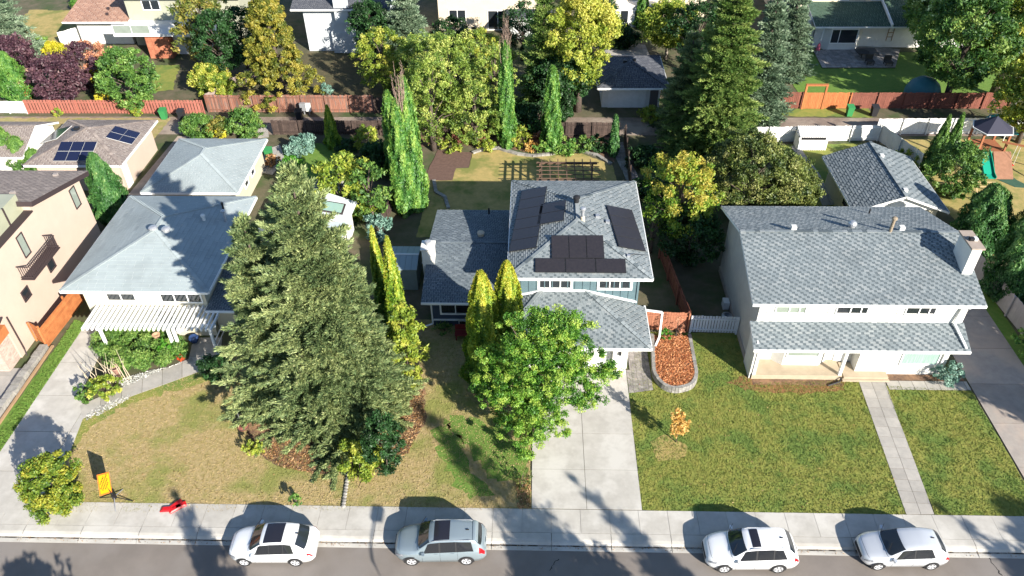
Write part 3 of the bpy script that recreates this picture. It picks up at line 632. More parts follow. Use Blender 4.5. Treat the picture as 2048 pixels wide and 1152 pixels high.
slabs('curved_back_path', gs((1226, 290), (1246, 284), (1252, 305), (1275, 350), (1290, 385), (1262, 385), (1246, 345), (1232, 318)), .5, .4, PAVER, z=.03, piece='paver')
slabs('back_yard_walk', gs((1581, 292), (1596, 290), (1640, 350), (1668, 410), (1645, 412), (1618, 355)), .9, .9, CONCW, z=.03)
slabs('garage_apron', [(-34.8, 52), (-31.4, 52), (-31.4, 66.2), (-34.0, 66.2)], 3.4, 3.5, CONCD, z=.03)
slabs('side_yard_paving', gs((530, 300), (560, 290), (570, 318), (545, 350), (520, 345)), 1.2, 1.2, CONCW, z=.03)
slabs('rear_pad', gs((1180, 112), (1210, 82), (1290, 90), (1300, 112)), 2, 2, CONCW, z=.03)
slabs('brick_patio', gs((1627, 104), (1644, 137), (1790, 137), (1800, 100), (1700, 92)), .55, .45, PAVER, z=.12, piece='paver', z0=-.05)
slabs('modern_house_forecourt', [(-44, 24.9), (-33, 24.9), (-33.0, 35.2), (-44, 35.2)], 2.4, 1.2, CONCW, z=.03)
slabs('rear_steps', gs((515, 255), (535, 253), (538, 275), (516, 277)), 1.0, .45, CONCW, z=.06)

# ================================================================== MAIN HOUSE (blue, solar panels)
H1 = thing('house', 'blue two-storey house with black solar panels on its hip roof and an attached white garage', 'house', (2.5, 37, 0))
part('wall', MB().box(-1.0, 6.65, 38.75, 48.9, 0, 5.42), BLUES, H1)
bt = MB().box(-.03, .03, -.035, 0, 0, 1).mesh('batten', BLUES)
for i in range(16):
    x = -.75+i*.49
    for a, b in ((-.2, 1.9), (4.3, 6.4)):
        pass
    inst('batten', bt, H1, (x, 38.75, 3.0), 0, (1, 1, 2.4))
for x in (.42, 4.2):
    window(H1, (x, 38.75, 4.22), XP, YM, 1.95, .78, splits=[0, .65, 1.3, 1.95], fw=.14)
for x in (6.6, -1.07): part('corner_trim', MB().box(x, x+.12, 38.68, 38.8, 2.9, 5.4), BLUES, H1)
fl = MB()
for a, b in (((-1.0, 38.68, 3.62), (.6, 38.68, 4.03)), ((.6, 38.68, 4.03), (3.3, 38.68, 4.03)), ((3.3, 38.68, 4.03), (6.65, 38.68, 3.13))): fl.bar(a, b, .1, .12)
part('flashing', fl, WTRIM, H1)
rf, A1, B1 = hip(H1, -1.6, 7.4, 38.1, 49.5, 5.5, 1.35, SHG); rf.done()
PF, PRt, PBk, PLf = rf.planes
def panel_array(pl, c00, c10, c11, c01, nx, ny, label='black framed solar panel'):
    """panels laid on a roof plane between four surveyed corners"""
    n = pl[1]; P = [onplane(*c, pl) for c in (c00, c10, c11, c01)]; u = (P[1]-P[0]+P[2]-P[3])/2; v = (P[3]-P[0]+P[2]-P[1])/2; o = P[0]
    v = v-u*(v.dot(u)/u.dot(u))
    for j in range(ny):
        for i in range(nx):
            a, b = i/nx, (i+1)/nx; c, d = j/ny, (j+1)/ny; e = .012/u.length; f_ = .012/v.length; q = [o+u*(a+e)+v*(c+f_), o+u*(b-e)+v*(c+f_), o+u*(b-e)+v*(d-f_), o+u*(a+e)+v*(d-f_)]
            pn = part('solar_panel', MB().slab(q, n, .10, .14), BLACK, H1)
            cc = sum(q, Vector())/4; part('cell_sheet', MB().slab([cc+(x-cc)*.965 for x in q], n, .141, .146), SOLARB, pn)
panel_array(PLf, (1018, 507), (1073, 496), (1071, 380), (1020, 388), 1, 6)
panel_array(PLf, (1074, 453), (1128, 443), (1126, 404), (1074, 413), 1, 2)
panel_array(PF, (1103, 519), (1209, 519), (1206, 473), (1102, 473), 3, 1)
panel_array(PF, (1070, 547), (1253, 549), (1251, 520), (1071, 519), 3, 1)
panel_array(PRt, (1236, 496), (1290, 506), (1274, 425), (1222, 415), 1, 4)
def at_roof(pl, px, py): return onplane(px, py, pl)
def stub(th, p, r=.12, h=.35, m=ALU, cap=.16, name='roof_vent', dome=False):
    b = MB(); b.lathe(p-Z3*.08, [(r, 0), (r, h), (cap, h), (cap, h+.1), (cap*.6, h+.16), (0, h+.18)] if not dome else [(r, 0), (r, h*.5), (cap, h*.55), (cap*.95, h*.8), (cap*.6, h), (0, h*1.08)], 14)
    return part(name, b, m, th, smooth=False)
p = at_roof(PBk, 1153, 402); stub(H1, p, .17, .32, BLACK, .24)
p = at_roof(PRt, 1165, 441); stub(H1, p, .15, .28, mat('tan_flashing', (.5, .42, .32), rough=.6), .15); stub(H1, p, .11, .95, STEEL, .2)
for x, y in ((1195, 435), (1215, 446)): p = at_roof(PRt, x, y); part('roof_vent', MB().bar(p-Z3*.05, p+Z3*.2, .26, .26), STEEL, H1)
p = at_roof(PF, 1257, 513); part('junction_box', MB().bar(p, p+Z3*.14, .2, .2), STEEL, H1)
cb = MB(); pp = [at_roof(PF, x, y)+Z3*.03 for x, y in ((1252, 520), (1256, 512), (1268, 509), (1296, 511))]; cb.tube(pp, .02, 6); part('cable', cb, BLACK, H1)
# garage wing roof and walls
gr = Roof(H1, SHG); GA = [Vector(v) for v in ((-2.4, 34.85, 2.65), (7.25, 34.85, 2.65), (7.25, 38.9, 2.65), (6.65, 38.74, 3.1), (3.35, 38.74, 4.02), (.6, 38.74, 4.02), (-2.4, 38.74, 2.95))]
gr.plane([GA[0], GA[1], Vector((3.36, 38.74, 4.02)), Vector((.55, 38.74, 4.02)), ])
gr.plane([GA[1], Vector((7.25, 38.74, 2.65)), Vector((3.36, 38.74, 4.02))])
gr.plane([Vector((-2.4, 38.74, 2.95)), GA[0], Vector((.55, 38.74, 4.02))])
gr.cap(GA[1], (3.36, 38.74, 4.02)); gr.cap(GA[0], (.55, 38.74, 4.02)); gr.gutter(GA[0], GA[1]); gr.gutter(GA[1], (7.25, 38.9, 2.65)); gr.done('grey shingled roof over the garage')
part('garage_wall', MB().box(-1.9, 6.0, 35.75, 38.7, 0, 2.55), WSTUC, H1)
part('porch_column', MB().box(5.0, 5.86, 35.25, 35.74, 0, 2.5), WSTUC, H1, 'white projecting pier beside the garage door')
gd = part('garage_door', MB().box(.2, 4.9, 35.70, 35.745, .03, 2.2), WHITE, H1)
for i in range(8):
    for j in range(4): part('door_panel', MB().box(.26+i*.58, .26+i*.58+.5, 35.675, 35.699, .1+j*.53, .1+j*.53+.43), WHITE, gd)
part('wall_lamp', MB().box(5.36, 5.5, 35.12, 35.24, 1.75, 2.0), BLACK, H1)
# left wing
part('wing_wall', MB().box(-6.75, -1.02, 39.7, 49.2, 0, 2.62), NAVY, H1)
lw = gable(H1, -7.35, -1.04, 39.0, 49.85, 2.66, .95, SHB); lw.done('low dark grey roof over the left wing'); LWF, LWB = lw.planes
window(H1, (-6.15, 39.7, 1.15), XP, YM, 3.3, 1.15, splits=[0, .95, 3.3], fw=.11)
part('sill_board', MB().box(-6.75, -2.5, 39.62, 39.7, .52, .62), WTRIM, H1)
window(H1, (-5.0, 39.7, .05), XP, YM, 1.3, .4, cols=2, fw=.05)
pipe(H1, [(-7.15, 38.95, 2.6), (-6.8, 39.55, 2.3), (-6.8, 39.6, .25), (-7.9, 39.2, .1)])
ch = thing('chimney', 'white stucco chimney with a round metal flue on the low wing roof', 'chimney', (-7.1, 42.8, 0))
part('stack', MB().box(-7.55, -6.75, 42.3, 43.25, 0, 4.45), WSTUC, ch); part('coping', MB().box(-7.62, -6.68, 42.22, 43.33, 4.45, 4.55), WSTUC, ch)
part('flue', MB().lathe((-7.15, 42.8, 4.5), [(.14, 0), (.14, .3), (.22, .3), (.22, .38), (0, .45)], 12), STEEL, ch)
p = at_roof(LWB, 962, 472); stub(H1, p, .2, .3, mat('tan_flashing', (.5, .42, .32)), .26)
p = at_roof(LWB, 978, 428); stub(H1, p, .06, .45, BLACK, .07)
pipe(H1, [(-9.6, 46.2, .3), (-7.2, 46.2, .45)], ALU, .09, 'drain_pipe')
pipe(H1, [(7.2, 38.5, 2.6), (8.35, 38.4, 2.5), (8.35, 38.2, .5), (8.0, 37.4, .45)], WTRIM, .12)

# ================================================================== RIGHT HOUSE (white)
H2 = thing('house', 'white two-storey house with a grey dimensional shingle roof and a porch roof across its front', 'house', (20, 38, 0))
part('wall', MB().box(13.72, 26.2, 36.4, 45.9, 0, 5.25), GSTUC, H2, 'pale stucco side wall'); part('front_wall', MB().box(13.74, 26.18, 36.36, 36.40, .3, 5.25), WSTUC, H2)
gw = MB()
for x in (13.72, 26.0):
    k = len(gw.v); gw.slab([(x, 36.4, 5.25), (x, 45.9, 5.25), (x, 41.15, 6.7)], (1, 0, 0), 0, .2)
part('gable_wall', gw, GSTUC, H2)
part('foundation', MB().box(13.66, 13.72, 35.0, 45.95, 0, .45), CONCD, H2)
rr = gable(H2, 13.1, 26.85, 35.9, 46.4, 5.4, 1.6, SHG, wts=(5, 4, 5, 3), tab=(.26, .15)); rr.done(); R2F, R2B = rr.planes
pr = Roof(H2, SHG, wts=(5, 4, 5, 3), tab=(.26, .15)); pr.plane([(13.35, 34.65, 2.85), (26.3, 34.65, 2.85), (26.3, 36.38, 3.62), (13.35, 36.38, 3.62)]); pr.gutter((13.35, 34.65, 2.85), (26.3, 34.65, 2.85)); pr.done('narrow shingled porch roof'); R2P = pr.planes[0]
for x, c in ((14.75, 1.75), (18.4, 1.8), (22.55, 1.7)): window(H2, (x, 36.36, 4.35), XP, YM, c, .78, splits=[0, c*.45, c*.8, c], fw=.07, glass=GLASSL if x < 18 else GLASS)
for x in (16.75, 17.3-2.9, 20.45, 18.05, 24.5, 22.2): part('shutter', MB().box(x-.17, x+.17, 36.325, 36.36, 4.25, 5.15), WHITE, H2)
part('projecting_wall', MB().box(20.3, 25.75, 35.5, 36.36, 0, 2.72), WSTUC, H2)
window(H2, (22.95, 35.5, .95), XP, YM, 2.2, 1.15, cols=1, glass=CURT, fw=.08)
part('bay_window', MB().prism([(15.2, 36.36), (15.8, 35.85), (18.1, 35.85), (18.7, 36.36)], .35, 2.65), WSTUC, H2)
window(H2, (16.0, 35.85, 1.2), XP, YM, 1.9, 1.0, cols=1, glass=GLASSL)
part('front_door', MB().box(19.15, 20.05, 36.30, 36.36, .35, 2.35), WTRIM, H2)
part('porch_floor', MB().box(13.75, 19.35, 34.95, 36.36, 0, .38), mat('tan_porch_paint', (.44, .36, .26), (.38, .31, .22), 2, .8), H2)
part('entry_step', MB().box(19.5, 22.25, 34.95, 36.3, 0, .25).box(19.4, 22.3, 34.78, 34.95, 0, .13), mat('tan_porch_paint', (.5, .4, .3)), H2)
for x, y in ((13.85, 35.02), (19.2, 35.05)): part('porch_post', MB().box(x-.09, x+.09, y-.09, y+.09, .38, 2.75), WTRIM, H2)
part('wing_wall', MB().box(13.6, 13.71, 35.0, 36.5, 0, 3.1), WSTUC, H2)
pipe(H2, [(25.9, 35.85, 5.25), (25.75, 36.25, 4.9), (25.6, 36.2, 3.75), (26.0, 34.75, 3.0)], WTRIM, .13); pipe(H2, [(25.45, 34.7, 2.7), (25.4, 35.4, 2.5), (25.4, 35.42, .2)], WTRIM, .11)
for x, y in ((1587, 457), (1803, 458)): p = at_roof(R2F, x, y); part('roof_vent', MB().bar(p-Z3*.05, p+Z3*.22, .32, .28), ALU, H2)
p = at_roof(R2B, 1703, 455); stub(H2, p, .2, .55, STEEL, .28, dome=True)
p = at_roof(R2F, 1780, 464); stub(H2, p, .1, 1.05, mat('rusty_pipe', (.33, .27, .20), (.2, .15, .1), 8), .17)
p = at_roof(R2B, 1738, 427); stub(H2, p, .05, .3, BLACK, .05)
c2 = thing('chimney', 'tall white chimney with a flat brown cap at the right end of the white house', 'chimney', (26.3, 38.8, 0))
part('stack', MB().box(26.0, 26.6, 38.05, 39.75, 0, 7.95), WSTUC, c2); part('coping', MB().box(25.9, 26.7, 37.95, 39.85, 7.95, 8.06), mat('brown_cap', (.38, .31, .26), (.32, .26, .21), 4, .9), c2)
for dx in (-.13, .13): part('flue', MB().box(26.3+dx-.1, 26.3+dx+.1, 38.7, 38.95, 8.08, 8.25), ALU if dx > 0 else BLACK, c2)

# ================================================================== GREY-ROOFED BUNGALOW behind the spruces
H3 = thing('house', 'beige bungalow with a pale hip roof behind a white slatted pergola', 'house', (-25, 38.5, 0))
part('wall', MB().box(-29.3, -21.3, 38.5, 48.2, 0, 4.3), CREAM, H3); lap(H3, (-29.3, 38.5, .3), XP, YM, 8.0, 3.7, CREAM, .24)
r3, A3, B3 = hip(H3, -30.15, -20.6, 37.75, 48.85, 4.45, 1.45, SHP, wts=(5, 3, 1, 3), tab=(.9, .3)); r3.done(); P3F, P3R, P3B, P3L = r3.planes
window(H3, (-27.75, 38.5, 3.1), XP, YM, 1.8, .75, cols=2); window(H3, (-24.2, 38.5, 3.0), XP, YM, 2.6, .8, cols=3, glass=GLASS); window(H3, (-24.9, 38.5, .3), XP, YM, 1.0, 1.9, cols=1)
for x, y in ((307, 459), (333, 461)): stub(H3, at_roof(P3L if x < 320 else P3L, x, y), .2, .35, STEEL, .3, dome=True)
stub(H3, at_roof(P3R, 408, 440), .12, .4, ALU, .16); stub(H3, at_roof(P3R, 452, 443), .09, .9, STEEL, .16); stub(H3, at_roof(P3R, 447, 418), .07, .5, BLACK, .09)
part('side_wing', MB().box(-21.25, -16.8, 38.9, 46, 0, 2.7), CREAM, H3)
l3 = Roof(H3, SHB, wts=(3, 4, 3, 1)); l3.plane([(-21.2, 37.8, 2.85), (-16.2, 37.8, 2.85), (-16.2, 46.5, 3.25), (-21.2, 46.5, 3.25)]); l3.gutter((-21.2, 37.8, 2.85), (-16.2, 37.8, 2.85)); l3.done('low dark grey roof of the side wing')
pg = thing('pergola', 'white slatted pergola over the front entry of the beige bungalow', 'pergola', (-24.5, 37.3, 0))
for x, y in ((-27.95, 36.75), (-23.5, 36.75), (-23.15, 36.75), (-20.75, 36.75)): part('post', MB().box(x-.08, x+.08, y-.08, y+.08, 0, 2.35), WTRIM, pg)
part('beam', MB().box(-28.5, -20.3, 36.70, 36.85, 2.36, 2.56), WTRIM, pg); part('beam', MB().box(-28.5, -20.3, 38.33, 38.45, 2.36, 2.56), WTRIM, pg)
ra = MB().box(-.045, .045, 0, 2.35, 0, .19).mesh('rafter', WTRIM)
for i in range(28): inst('rafter', ra, pg, (-28.6+i*.305, 36.1, 2.565))
part('porch_rail', MB().bar((-20.75, 36.75, 1.0), (-20.75, 38.4, 1.0), .06, .06).bar((-20.75, 36.75, .5), (-20.75, 38.4, .5), .04, .04), WTRIM, pg)

# ================================================================== MODERN BEIGE HOUSE on the far left
H4 = thing('house', 'tall modern beige stucco house with dark trim and a brown sloping roof', 'house', (-36, 42, 0))
part('wall', MB().box(-47, -33.6, 36.2, 49.0, 0, 6.0), BEIGE, H4)
wv = MB(); wv.slab([(-33.9, 43.0, 6.0), (-33.9, 49.0, 6.0), (-33.9, 49.0, 6.1), (-33.9, 43.0, 7.75)], (1, 0, 0), -13, .3); part('upper_wall', wv, BEIGE, H4)
part('front_block', MB().box(-47, -33.6, 36.2, 42.98, 6.0, 7.0), BEIGE, H4)
part('front_glazing', MB().box(-47, -34.05, 37.0, 42.9, 7.1, 8.4), mat('olive_glass', (.38, .38, .27), (.32, .33, .24), .5, .12, spec=.6), H4); part('parapet_cap', MB().box(-47, -33.45, 36.0, 42.95, 7.0, 7.1), DKTRIM, H4)
for y in (39.2, 41.2): part('mullion', MB().box(-34.1, -33.98, y-.05, y+.05, 7.1, 8.4), DKTRIM, H4)
r4 = Roof(H4, SHT, t=.34, edge=DKTRIM); r4.plane([(-48, 42.6, 8.0), (-33.0, 42.6, 8.0), (-33.0, 49.6, 6.15), (-48, 49.6, 6.15)]); r4.done('brown shingled mono-pitch roof with a dark fascia')
for x, y in ((112, 352), (26, 388)): p = at_roof(r4.planes[0], x, y); part('roof_vent', MB().bar(p, p+Z3*.2, .3, .25), mat('taupe_vent', (.3, .26, .24)), H4)
def sidewin(th, x, y0, y1, z0, z1, **k): return window(th, (x, y0, z0), YP, XP, y1-y0, z1-z0, **k)
sidewin(H4, -33.6, 47.45, 48.1, 4.25, 5.75, frame=DKTRIM, glass=GLASSL, fw=.06); sidewin(H4, -33.6, 40.6, 41.2, 4.95, 6.5, frame=DKTRIM, glass=GLASSL, fw=.06)
sidewin(H4, -33.6, 38.75, 39.45, 2.7, 3.4, frame=DKTRIM, fw=.07); sidewin(H4, -33.6, 42.1, 42.8, 2.55, 3.25, frame=DKTRIM, fw=.07)
bl = thing('balcony', 'small balcony with dark railings on the side of the modern beige house', 'balcony', (-33.2, 41, 4))
part('platform', MB().box(-33.58, -32.7, 39.3, 42.9, 4.05, 4.13), DKTRIM, bl)
for a, b in (((-32.75, 39.35), (-32.75, 42.85)), ((-33.55, 39.35), (-32.75, 39.35)), ((-33.55, 42.85), (-32.75, 42.85))):
    for z in (4.25, 5.1): part('rail', MB().bar((*a, z), (*b, z), .06, .06), DKTRIM, bl)
bm = MB().box(-.018, .018, -.018, .018, 0, .86).mesh('baluster', DKTRIM)
for i in range(20): inst('baluster', bm, bl, (-32.75, 39.45+i*.175, 4.24))
for i in range(5):
    for y in (39.35, 42.85): inst('baluster', bm, bl, (-33.45+i*.15, y, 4.24))
pipe(H4, [(-33.5, 36.6, 3.2), (-33.5, 36.6, .4), (-33.3, 36.3, .1)], DKTRIM, .08)
part('stone_pier', MB().box(-35.2, -33.7, 34.9, 36.18, 0, 2.2), mat('pale_brick_pier', (.50, .40, .34), (.40, .31, .26), 9, .9, bump=.6, stretch=(1, 1, 3)), H4)
sb = MB().box(0, .30, 0, .02, 0, .09).mesh('stone', mat('pale_brick', (.50, .40, .34), (.40, .32, .27), 5, .9, vary=.15))
for j in range(20):
    for i in range(4): inst('stone', sb, H4, (-35.15+i*.36+(j % 2)*.1, 34.875, .08+j*.106))
for j in range(20):
    for i in range(3): inst('stone', sb, H4, (-33.675, 35.0+i*.36+(j % 2)*.1, .08+j*.106), math.pi/2)
cn = MB().box(-44, -33.5, 34.6, 36.15, 2.25, 2.95); part('canopy', cn, CEDAR, H4, 'orange timber entry canopy'); part('canopy_roof', MB().slab([(-44, 34.5, 2.97), (-33.4, 34.5, 2.97), (-33.4, 36.2, 3.5), (-44, 36.2, 3.5)], (0, 0, 1), 0, .07), DKTRIM, H4)
rw = thing('retaining_wall', 'low pale stone retaining wall stepping along the beige house', 'retaining wall', (-32.6, 30, 0))
for i in range(18):
    y = 26+i*.62; part('stone', MB().box(-32.75+random.uniform(-.04, .04), -32.25+random.uniform(-.05, .05), y, y+.57, 0, .38+random.uniform(-.05, .05)), ROCK, rw)
part('timber_edge', MB().box(-32.15, -32.0, 25.2, 37.3, 0, .12), TANF, rw)

# ================================================================== GARAGES AND SHEDS
G1 = thing('garage', 'detached garage with a pale grey hip roof behind the beige bungalow', 'garage', (-27.3, 56.5, 0))
part('wall', MB().box(-30.7, -24.0, 52.8, 60.5, 0, 2.5), CREAM, G1); q, _, _ = hip(G1, -31.25, -23.45, 52.25, 61.0, 2.6, 1.25, SHP, wts=(5, 3, 2, 3), tab=(.32, .2)); q.done()
window(G1, (-24.0, 55.2, 1.2), YP, XP, .8, .8, cols=1); window(G1, (-24.0, 57.0, 1.2), YP, XP, .8, .8, cols=1)
for i in range(6): part('vent_strip', MB().box(-30+i*1.0, -29.4+i*1.0, 52.75, 52.8, 2.15, 2.3), DKTRIM, G1)
G2 = thing('garage', 'beige garage with three dark blue solar arrays on its brown roof', 'garage', (-38.5, 60, 0))
part('wall', MB().box(-42.0, -34.95, 56.6, 63.6, 0, 2.7), BEIGE, G2); q, _, _ = hip(G2, -42.6, -34.35, 56.05, 64.1, 2.8, 1.35, SHT, wts=(4, 4, 3, 2), tab=(.32, .2)); q.done(); S2F, S2R, S2B, S2L = q.planes
def blue_array(pl, c00, c10, c11, c01, nx, ny, th):
    n = pl[1]; P = [onplane(*c, pl) for c in (c00, c10, c11, c01)]; u = (P[1]-P[0]+P[2]-P[3])/2; v = (P[3]-P[0]+P[2]-P[1])/2; o = P[0]; v = v-u*(v.dot(u)/u.dot(u))
    for j in range(ny):
        for i in range(nx):
            q = [o+u*a+v*c for a, c in ((i/nx+.004, j/ny+.006), ((i+1)/nx-.004, j/ny+.006), ((i+1)/nx-.004, (j+1)/ny-.006), (i/nx+.004, (j+1)/ny-.006))]
            pn = part('solar_panel', MB().slab(q, n, .08, .12), ALU, th); cc = sum(q, Vector())/4; b = MB()
            for s in range(4):
                r0 = q[0]+(q[1]-q[0])*(s/4); r1 = q[0]+(q[1]-q[0])*((s+1)/4); r2 = q[3]+(q[2]-q[3])*((s+1)/4); r3_ = q[3]+(q[2]-q[3])*(s/4); c = (r0+r1+r2+r3_)/4
                b.slab([c+(x-c)*.985 for x in (r0, r1, r2, r3_)], n, .121, .127)
            part('cell_strip', b, SOLARN, pn)
blue_array(S2F, (107, 324), (180, 324), (196, 285), (123, 285), 3, 2, G2); blue_array(S2R, (211, 277), (263, 290), (282, 268), (231, 253), 2, 2, G2); blue_array(S2L, (84, 288), (120, 280), (143, 254), (118, 262), 2, 1, G2)
part('side_door', MB().box(-34.95, -34.9, 57.0, 57.9, 0, 2.0), WTRIM, G2); part('vent', MB().box(-34.95, -34.88, 58.3, 58.6, 2.1, 2.35), DKTRIM, G2)
p = at_roof(S2B, 154, 258); part('roof_vent', MB().bar(p-Z3*.03, p+Z3*.18, .4, .35), BLACK, G2)
G3 = thing('garage', 'white walled garage with a taupe roof at the left end of the alley', 'garage', (-47, 61, 0))
part('wall', MB().box(-52, -43.9, 58.2, 63.6, 0, 2.5), WSTUC, G3); q = gable(G3, -52.4, -43.6, 57.7, 64.1, 2.6, 1.3, SHT, axis='x'); q.done()
part('gable_wall', MB().slab([(-43.95, 58.2, 2.5), (-43.95, 63.6, 2.5), (-43.95, 60.9, 3.7)], (1, 0, 0), 0, .05), WSTUC, G3)
G4 = thing('garage', 'cream garage with a grey shingled gable roof behind the white house', 'garage', (27.6, 54, 0))
part('wall', MB().box(24.7, 30.6, 50.5, 57.8, 0, 2.5), CREAM, G4); q = gable(G4, 24.1, 31.2, 50.0, 58.3, 2.6, 1.35, SHG, axis='y', tab=(.3, .2)); q.done()
part('gable_wall', MB().slab([(24.7, 50.5, 2.5), (30.6, 50.5, 2.5), (27.65, 50.5, 3.75)], (0, -1, 0), 0, .05), WHITE, G4)
for x, y in ((1763, 313), (1810, 382)): p = onplane(x, y, q.planes[1]); part('roof_vent', MB().bar(p-Z3*.05, p+Z3*.2, .3, .3), ALU, G4)
window(G4, (24.7, 52.6, 1.2), YP, XM, .8, .8, frame=DKTRIM)
G5 = thing('garage', 'white garage with a charcoal hip roof beside the alley behind the blue house', 'garage', (9.5, 74.5, 0))
part('wall', MB().box(6.7, 12.4, 72.4, 78.2, 0, 2.6), WSTUC, G5); q, _, _ = hip(G5, 6.1, 12.95, 71.0, 78.8, 2.7, 1.3, SHK, tab=(.35, .25)); q.done()
part('garage_door', MB().box(7.3, 11.0, 72.33, 72.4, 0, 2.2), WHITE, G5); part('side_door', MB().box(11.4, 12.2, 72.33, 72.4, 0, 2.1), mat('dark_door', (.12, .11, .11)), G5)
for x, y in ((1250, 124), (1268, 121)): p = onplane(x, y, q.planes[3 if x < 1260 else 1]); part('roof_vent', MB().bar(p-Z3*.05, p+Z3*.2, .35, .3), BLACK, G5)
T1 = thing('shed', 'small grey-green plastic tool shed between the golden cedars and the blue house', 'shed', (-9.2, 44.8, 0))
part('wall', MB().box(-10.3, -8.3, 43.5, 46.1, 0, 1.85), mat('grey_green_plastic', (.20, .24, .23), (.17, .21, .20), 2, .6), T1)
tm = mat('pale_plastic_roof', (.26, .32, .33), rough=.5)
for i in range(5): a = -10.4+i*.44; part('roof_panel', MB().slab([(a, 43.4, 1.87), (a+.42, 43.4, 1.87), (a+.42, 44.8, 2.2), (a, 44.8, 2.2)], (0, 0, 1), 0, .04), tm, T1); part('roof_panel', MB().slab([(a, 44.8, 2.2), (a+.42, 44.8, 2.2), (a+.42, 46.2, 1.87), (a, 46.2, 1.87)], (0, 0, 1), 0, .04), tm, T1)
part('ridge_cap', MB().bar((-10.4, 44.8, 2.25), (-8.2, 44.8, 2.25), .14, .05), ALU, T1)
T2 = thing('sunroom', 'white garden room with two roof windows behind the spruces', 'garden room', (-16, 48.5, 0))
WPR = mat('white_panel_roof', (.62, .66, .66), (.56, .60, .61), 1, .6)
part('wall', MB().box(-18.8, -14.3, 46.0, 51.0, 0, 2.3), WHITE, T2)
part('roof', MB().slab([(-16.6, 51.9, 3.0), (-16.8, 48.6, 3.0), (-14.0, 48.4, 2.45), (-13.8, 51.2, 2.45)], (0, 0, 1), -.1, .05).slab([(-16.65, 51.9, 3.0), (-19.4, 51.4, 2.4), (-19.4, 48.6, 2.4), (-16.85, 48.6, 3.0)], (0, 0, 1), -.1, .05), WPR, T2)
part('lean_to_roof', MB().slab([(-19, 48.55, 2.5), (-14.05, 48.35, 2.5), (-14.2, 45.4, 2.1), (-19, 45.4, 2.1)], (0, 0, 1), -.1, .02), mat('pale_grey_sheet', (.45, .50, .50), (.4, .45, .46), 1, .6), T2)
for (a, b) in (((-16.4, 49.2), (-14.5, 50.6)), ((-18.6, 49.2), (-17.1, 50.6))):
    zz = lambda x: 3.0-abs(x+16.7)*.2; s_ = part('skylight', MB().slab([(a[0], a[1], zz(a[0])), (b[0], a[1], zz(b[0])), (b[0], b[1], zz(b[0])), (a[0], b[1], zz(a[0]))], (0, 0, 1), .03, .14), DKTRIM, T2)
    c = .12; part('pane', MB().slab([(a[0]+c, a[1]+c, zz(a[0]+c)), (b[0]-c, a[1]+c, zz(b[0]-c)), (b[0]-c, b[1]-c, zz(b[0]-c)), (a[0]+c, b[1]-c, zz(a[0]+c))], (0, 0, 1), .141, .15), mat('green_glass', (.28, .42, .36), rough=.1, spec=.7), s_)
for i in range(4): window(T2, (-14.3, 46.3+i*.62, .7), YP, XP, .45, 1.1, frame=WHITE, fw=.05)
T3 = thing('shed', 'small green shed half hidden by the spruces beside the tan fence', 'shed', (21.5, 76, 0))
part('wall', MB().box(19.6, 23.0, 73.6, 78.0, 0, 2.0), mat('sage_siding', (.16, .2, .16), (.13, .17, .13), 2, .8), T3); q = gable(T3, 19.3, 23.2, 73.2, 78.3, 2.1, .5, SHT, axis='y'); q.done()
T4 = thing('shed', 'neighbouring shed with a dark brown roof at the right edge of the picture', 'shed', (36, 40, 0))
part('wall', MB().box(33.9, 38.5, 37.5, 42.6, 0, 2.0), GSTUC, T4); part('roof', MB().slab([(33.6, 37.2, 2.1), (39, 37.2, 2.1), (39, 42.9, 2.3), (33.6, 42.9, 2.3)], (0, 0, 1), 0, .12), mat('dark_roofing', (.07, .06, .07), (.05, .045, .05), 4, .9), T4)
T5 = thing('bin_enclosure', 'white louvred bin enclosure built against the white alley fence', 'enclosure', (25.2, 65, 0))
for x0 in (23.9,):
    part('wall', MB().box(x0, x0+2.6, 63.9, 65.1, 0, 1.35), WHITE, T5); part('dark_opening_panel', MB().box(x0+.2, x0+2.4, 63.88, 63.899, 1.05, 1.28), DARK, T5)  # solid dark panel on the wall, the shade inside put into its colour
    for i in range(13): part('slat', MB().box(x0+.05+i*.2, x0+.2+i*.2, 63.84, 63.88, .03, 1.0), WHITE, T5)
    for i in range(13): part('slat', MB().slab([(x0+.05+i*.2, 63.8, 1.36), (x0+.2+i*.2, 63.8, 1.36), (x0+.2+i*.2, 65.2, 1.75), (x0+.05+i*.2, 65.2, 1.75)], (0, 0, 1), 0, .03), WHITE, T5)

# ================================================================== HOUSES ALONG THE TOP
HA = thing('house', 'bungalow with a rust brown roof and a white wall in the top left', 'house', (-51, 92, 0))
part('wall', MB().box(-53.3, -47.2, 88.6, 104, 0, 2.9), WSTUC, HA); q = Roof(HA, SHR, tab=(.4, .3)); q.plane([(-54.3, 87.6, 3.0), (-46.6, 87.6, 3.0), (-46.6, 100, 5.2), (-54.3, 100, 5.2)]); q.gutter((-54.3, 87.6, 3.0), (-46.6, 87.6, 3.0)); q.done()
for x, y in ((217, 19), (215, 30)): p = onplane(x, y, q.planes[0]); part('roof_vent', MB().bar(p-Z3*.05, p+Z3*.25, .25, .25), DKTRIM, HA)
fence((-55.6, 88.0), (-53.3, 90.6), 1.6, 'short white board fence beside the rust-roofed bungalow', WHITE, bw=.2, name='board_fence')
HB = thing('house', 'olive sided house with a white roof deck and a red brick base', 'house', (-43, 90, 0))
part('wall', MB().box(-46.6, -33.5, 88.2, 100, 0, 5.6), OLIVE, HB); lap(HB, (-46.6, 88.2, 3.0), XP, YM, 13, 2.5, OLIVE, .25)
part('brick_base', MB().box(-43.6, -41.0, 84.4, 88.2, 0, 2.7), mat('red_brick', (.42, .16, .09), (.34, .12, .07), 5, .9, bump=.3, stretch=(1, 1, 4)), HB)
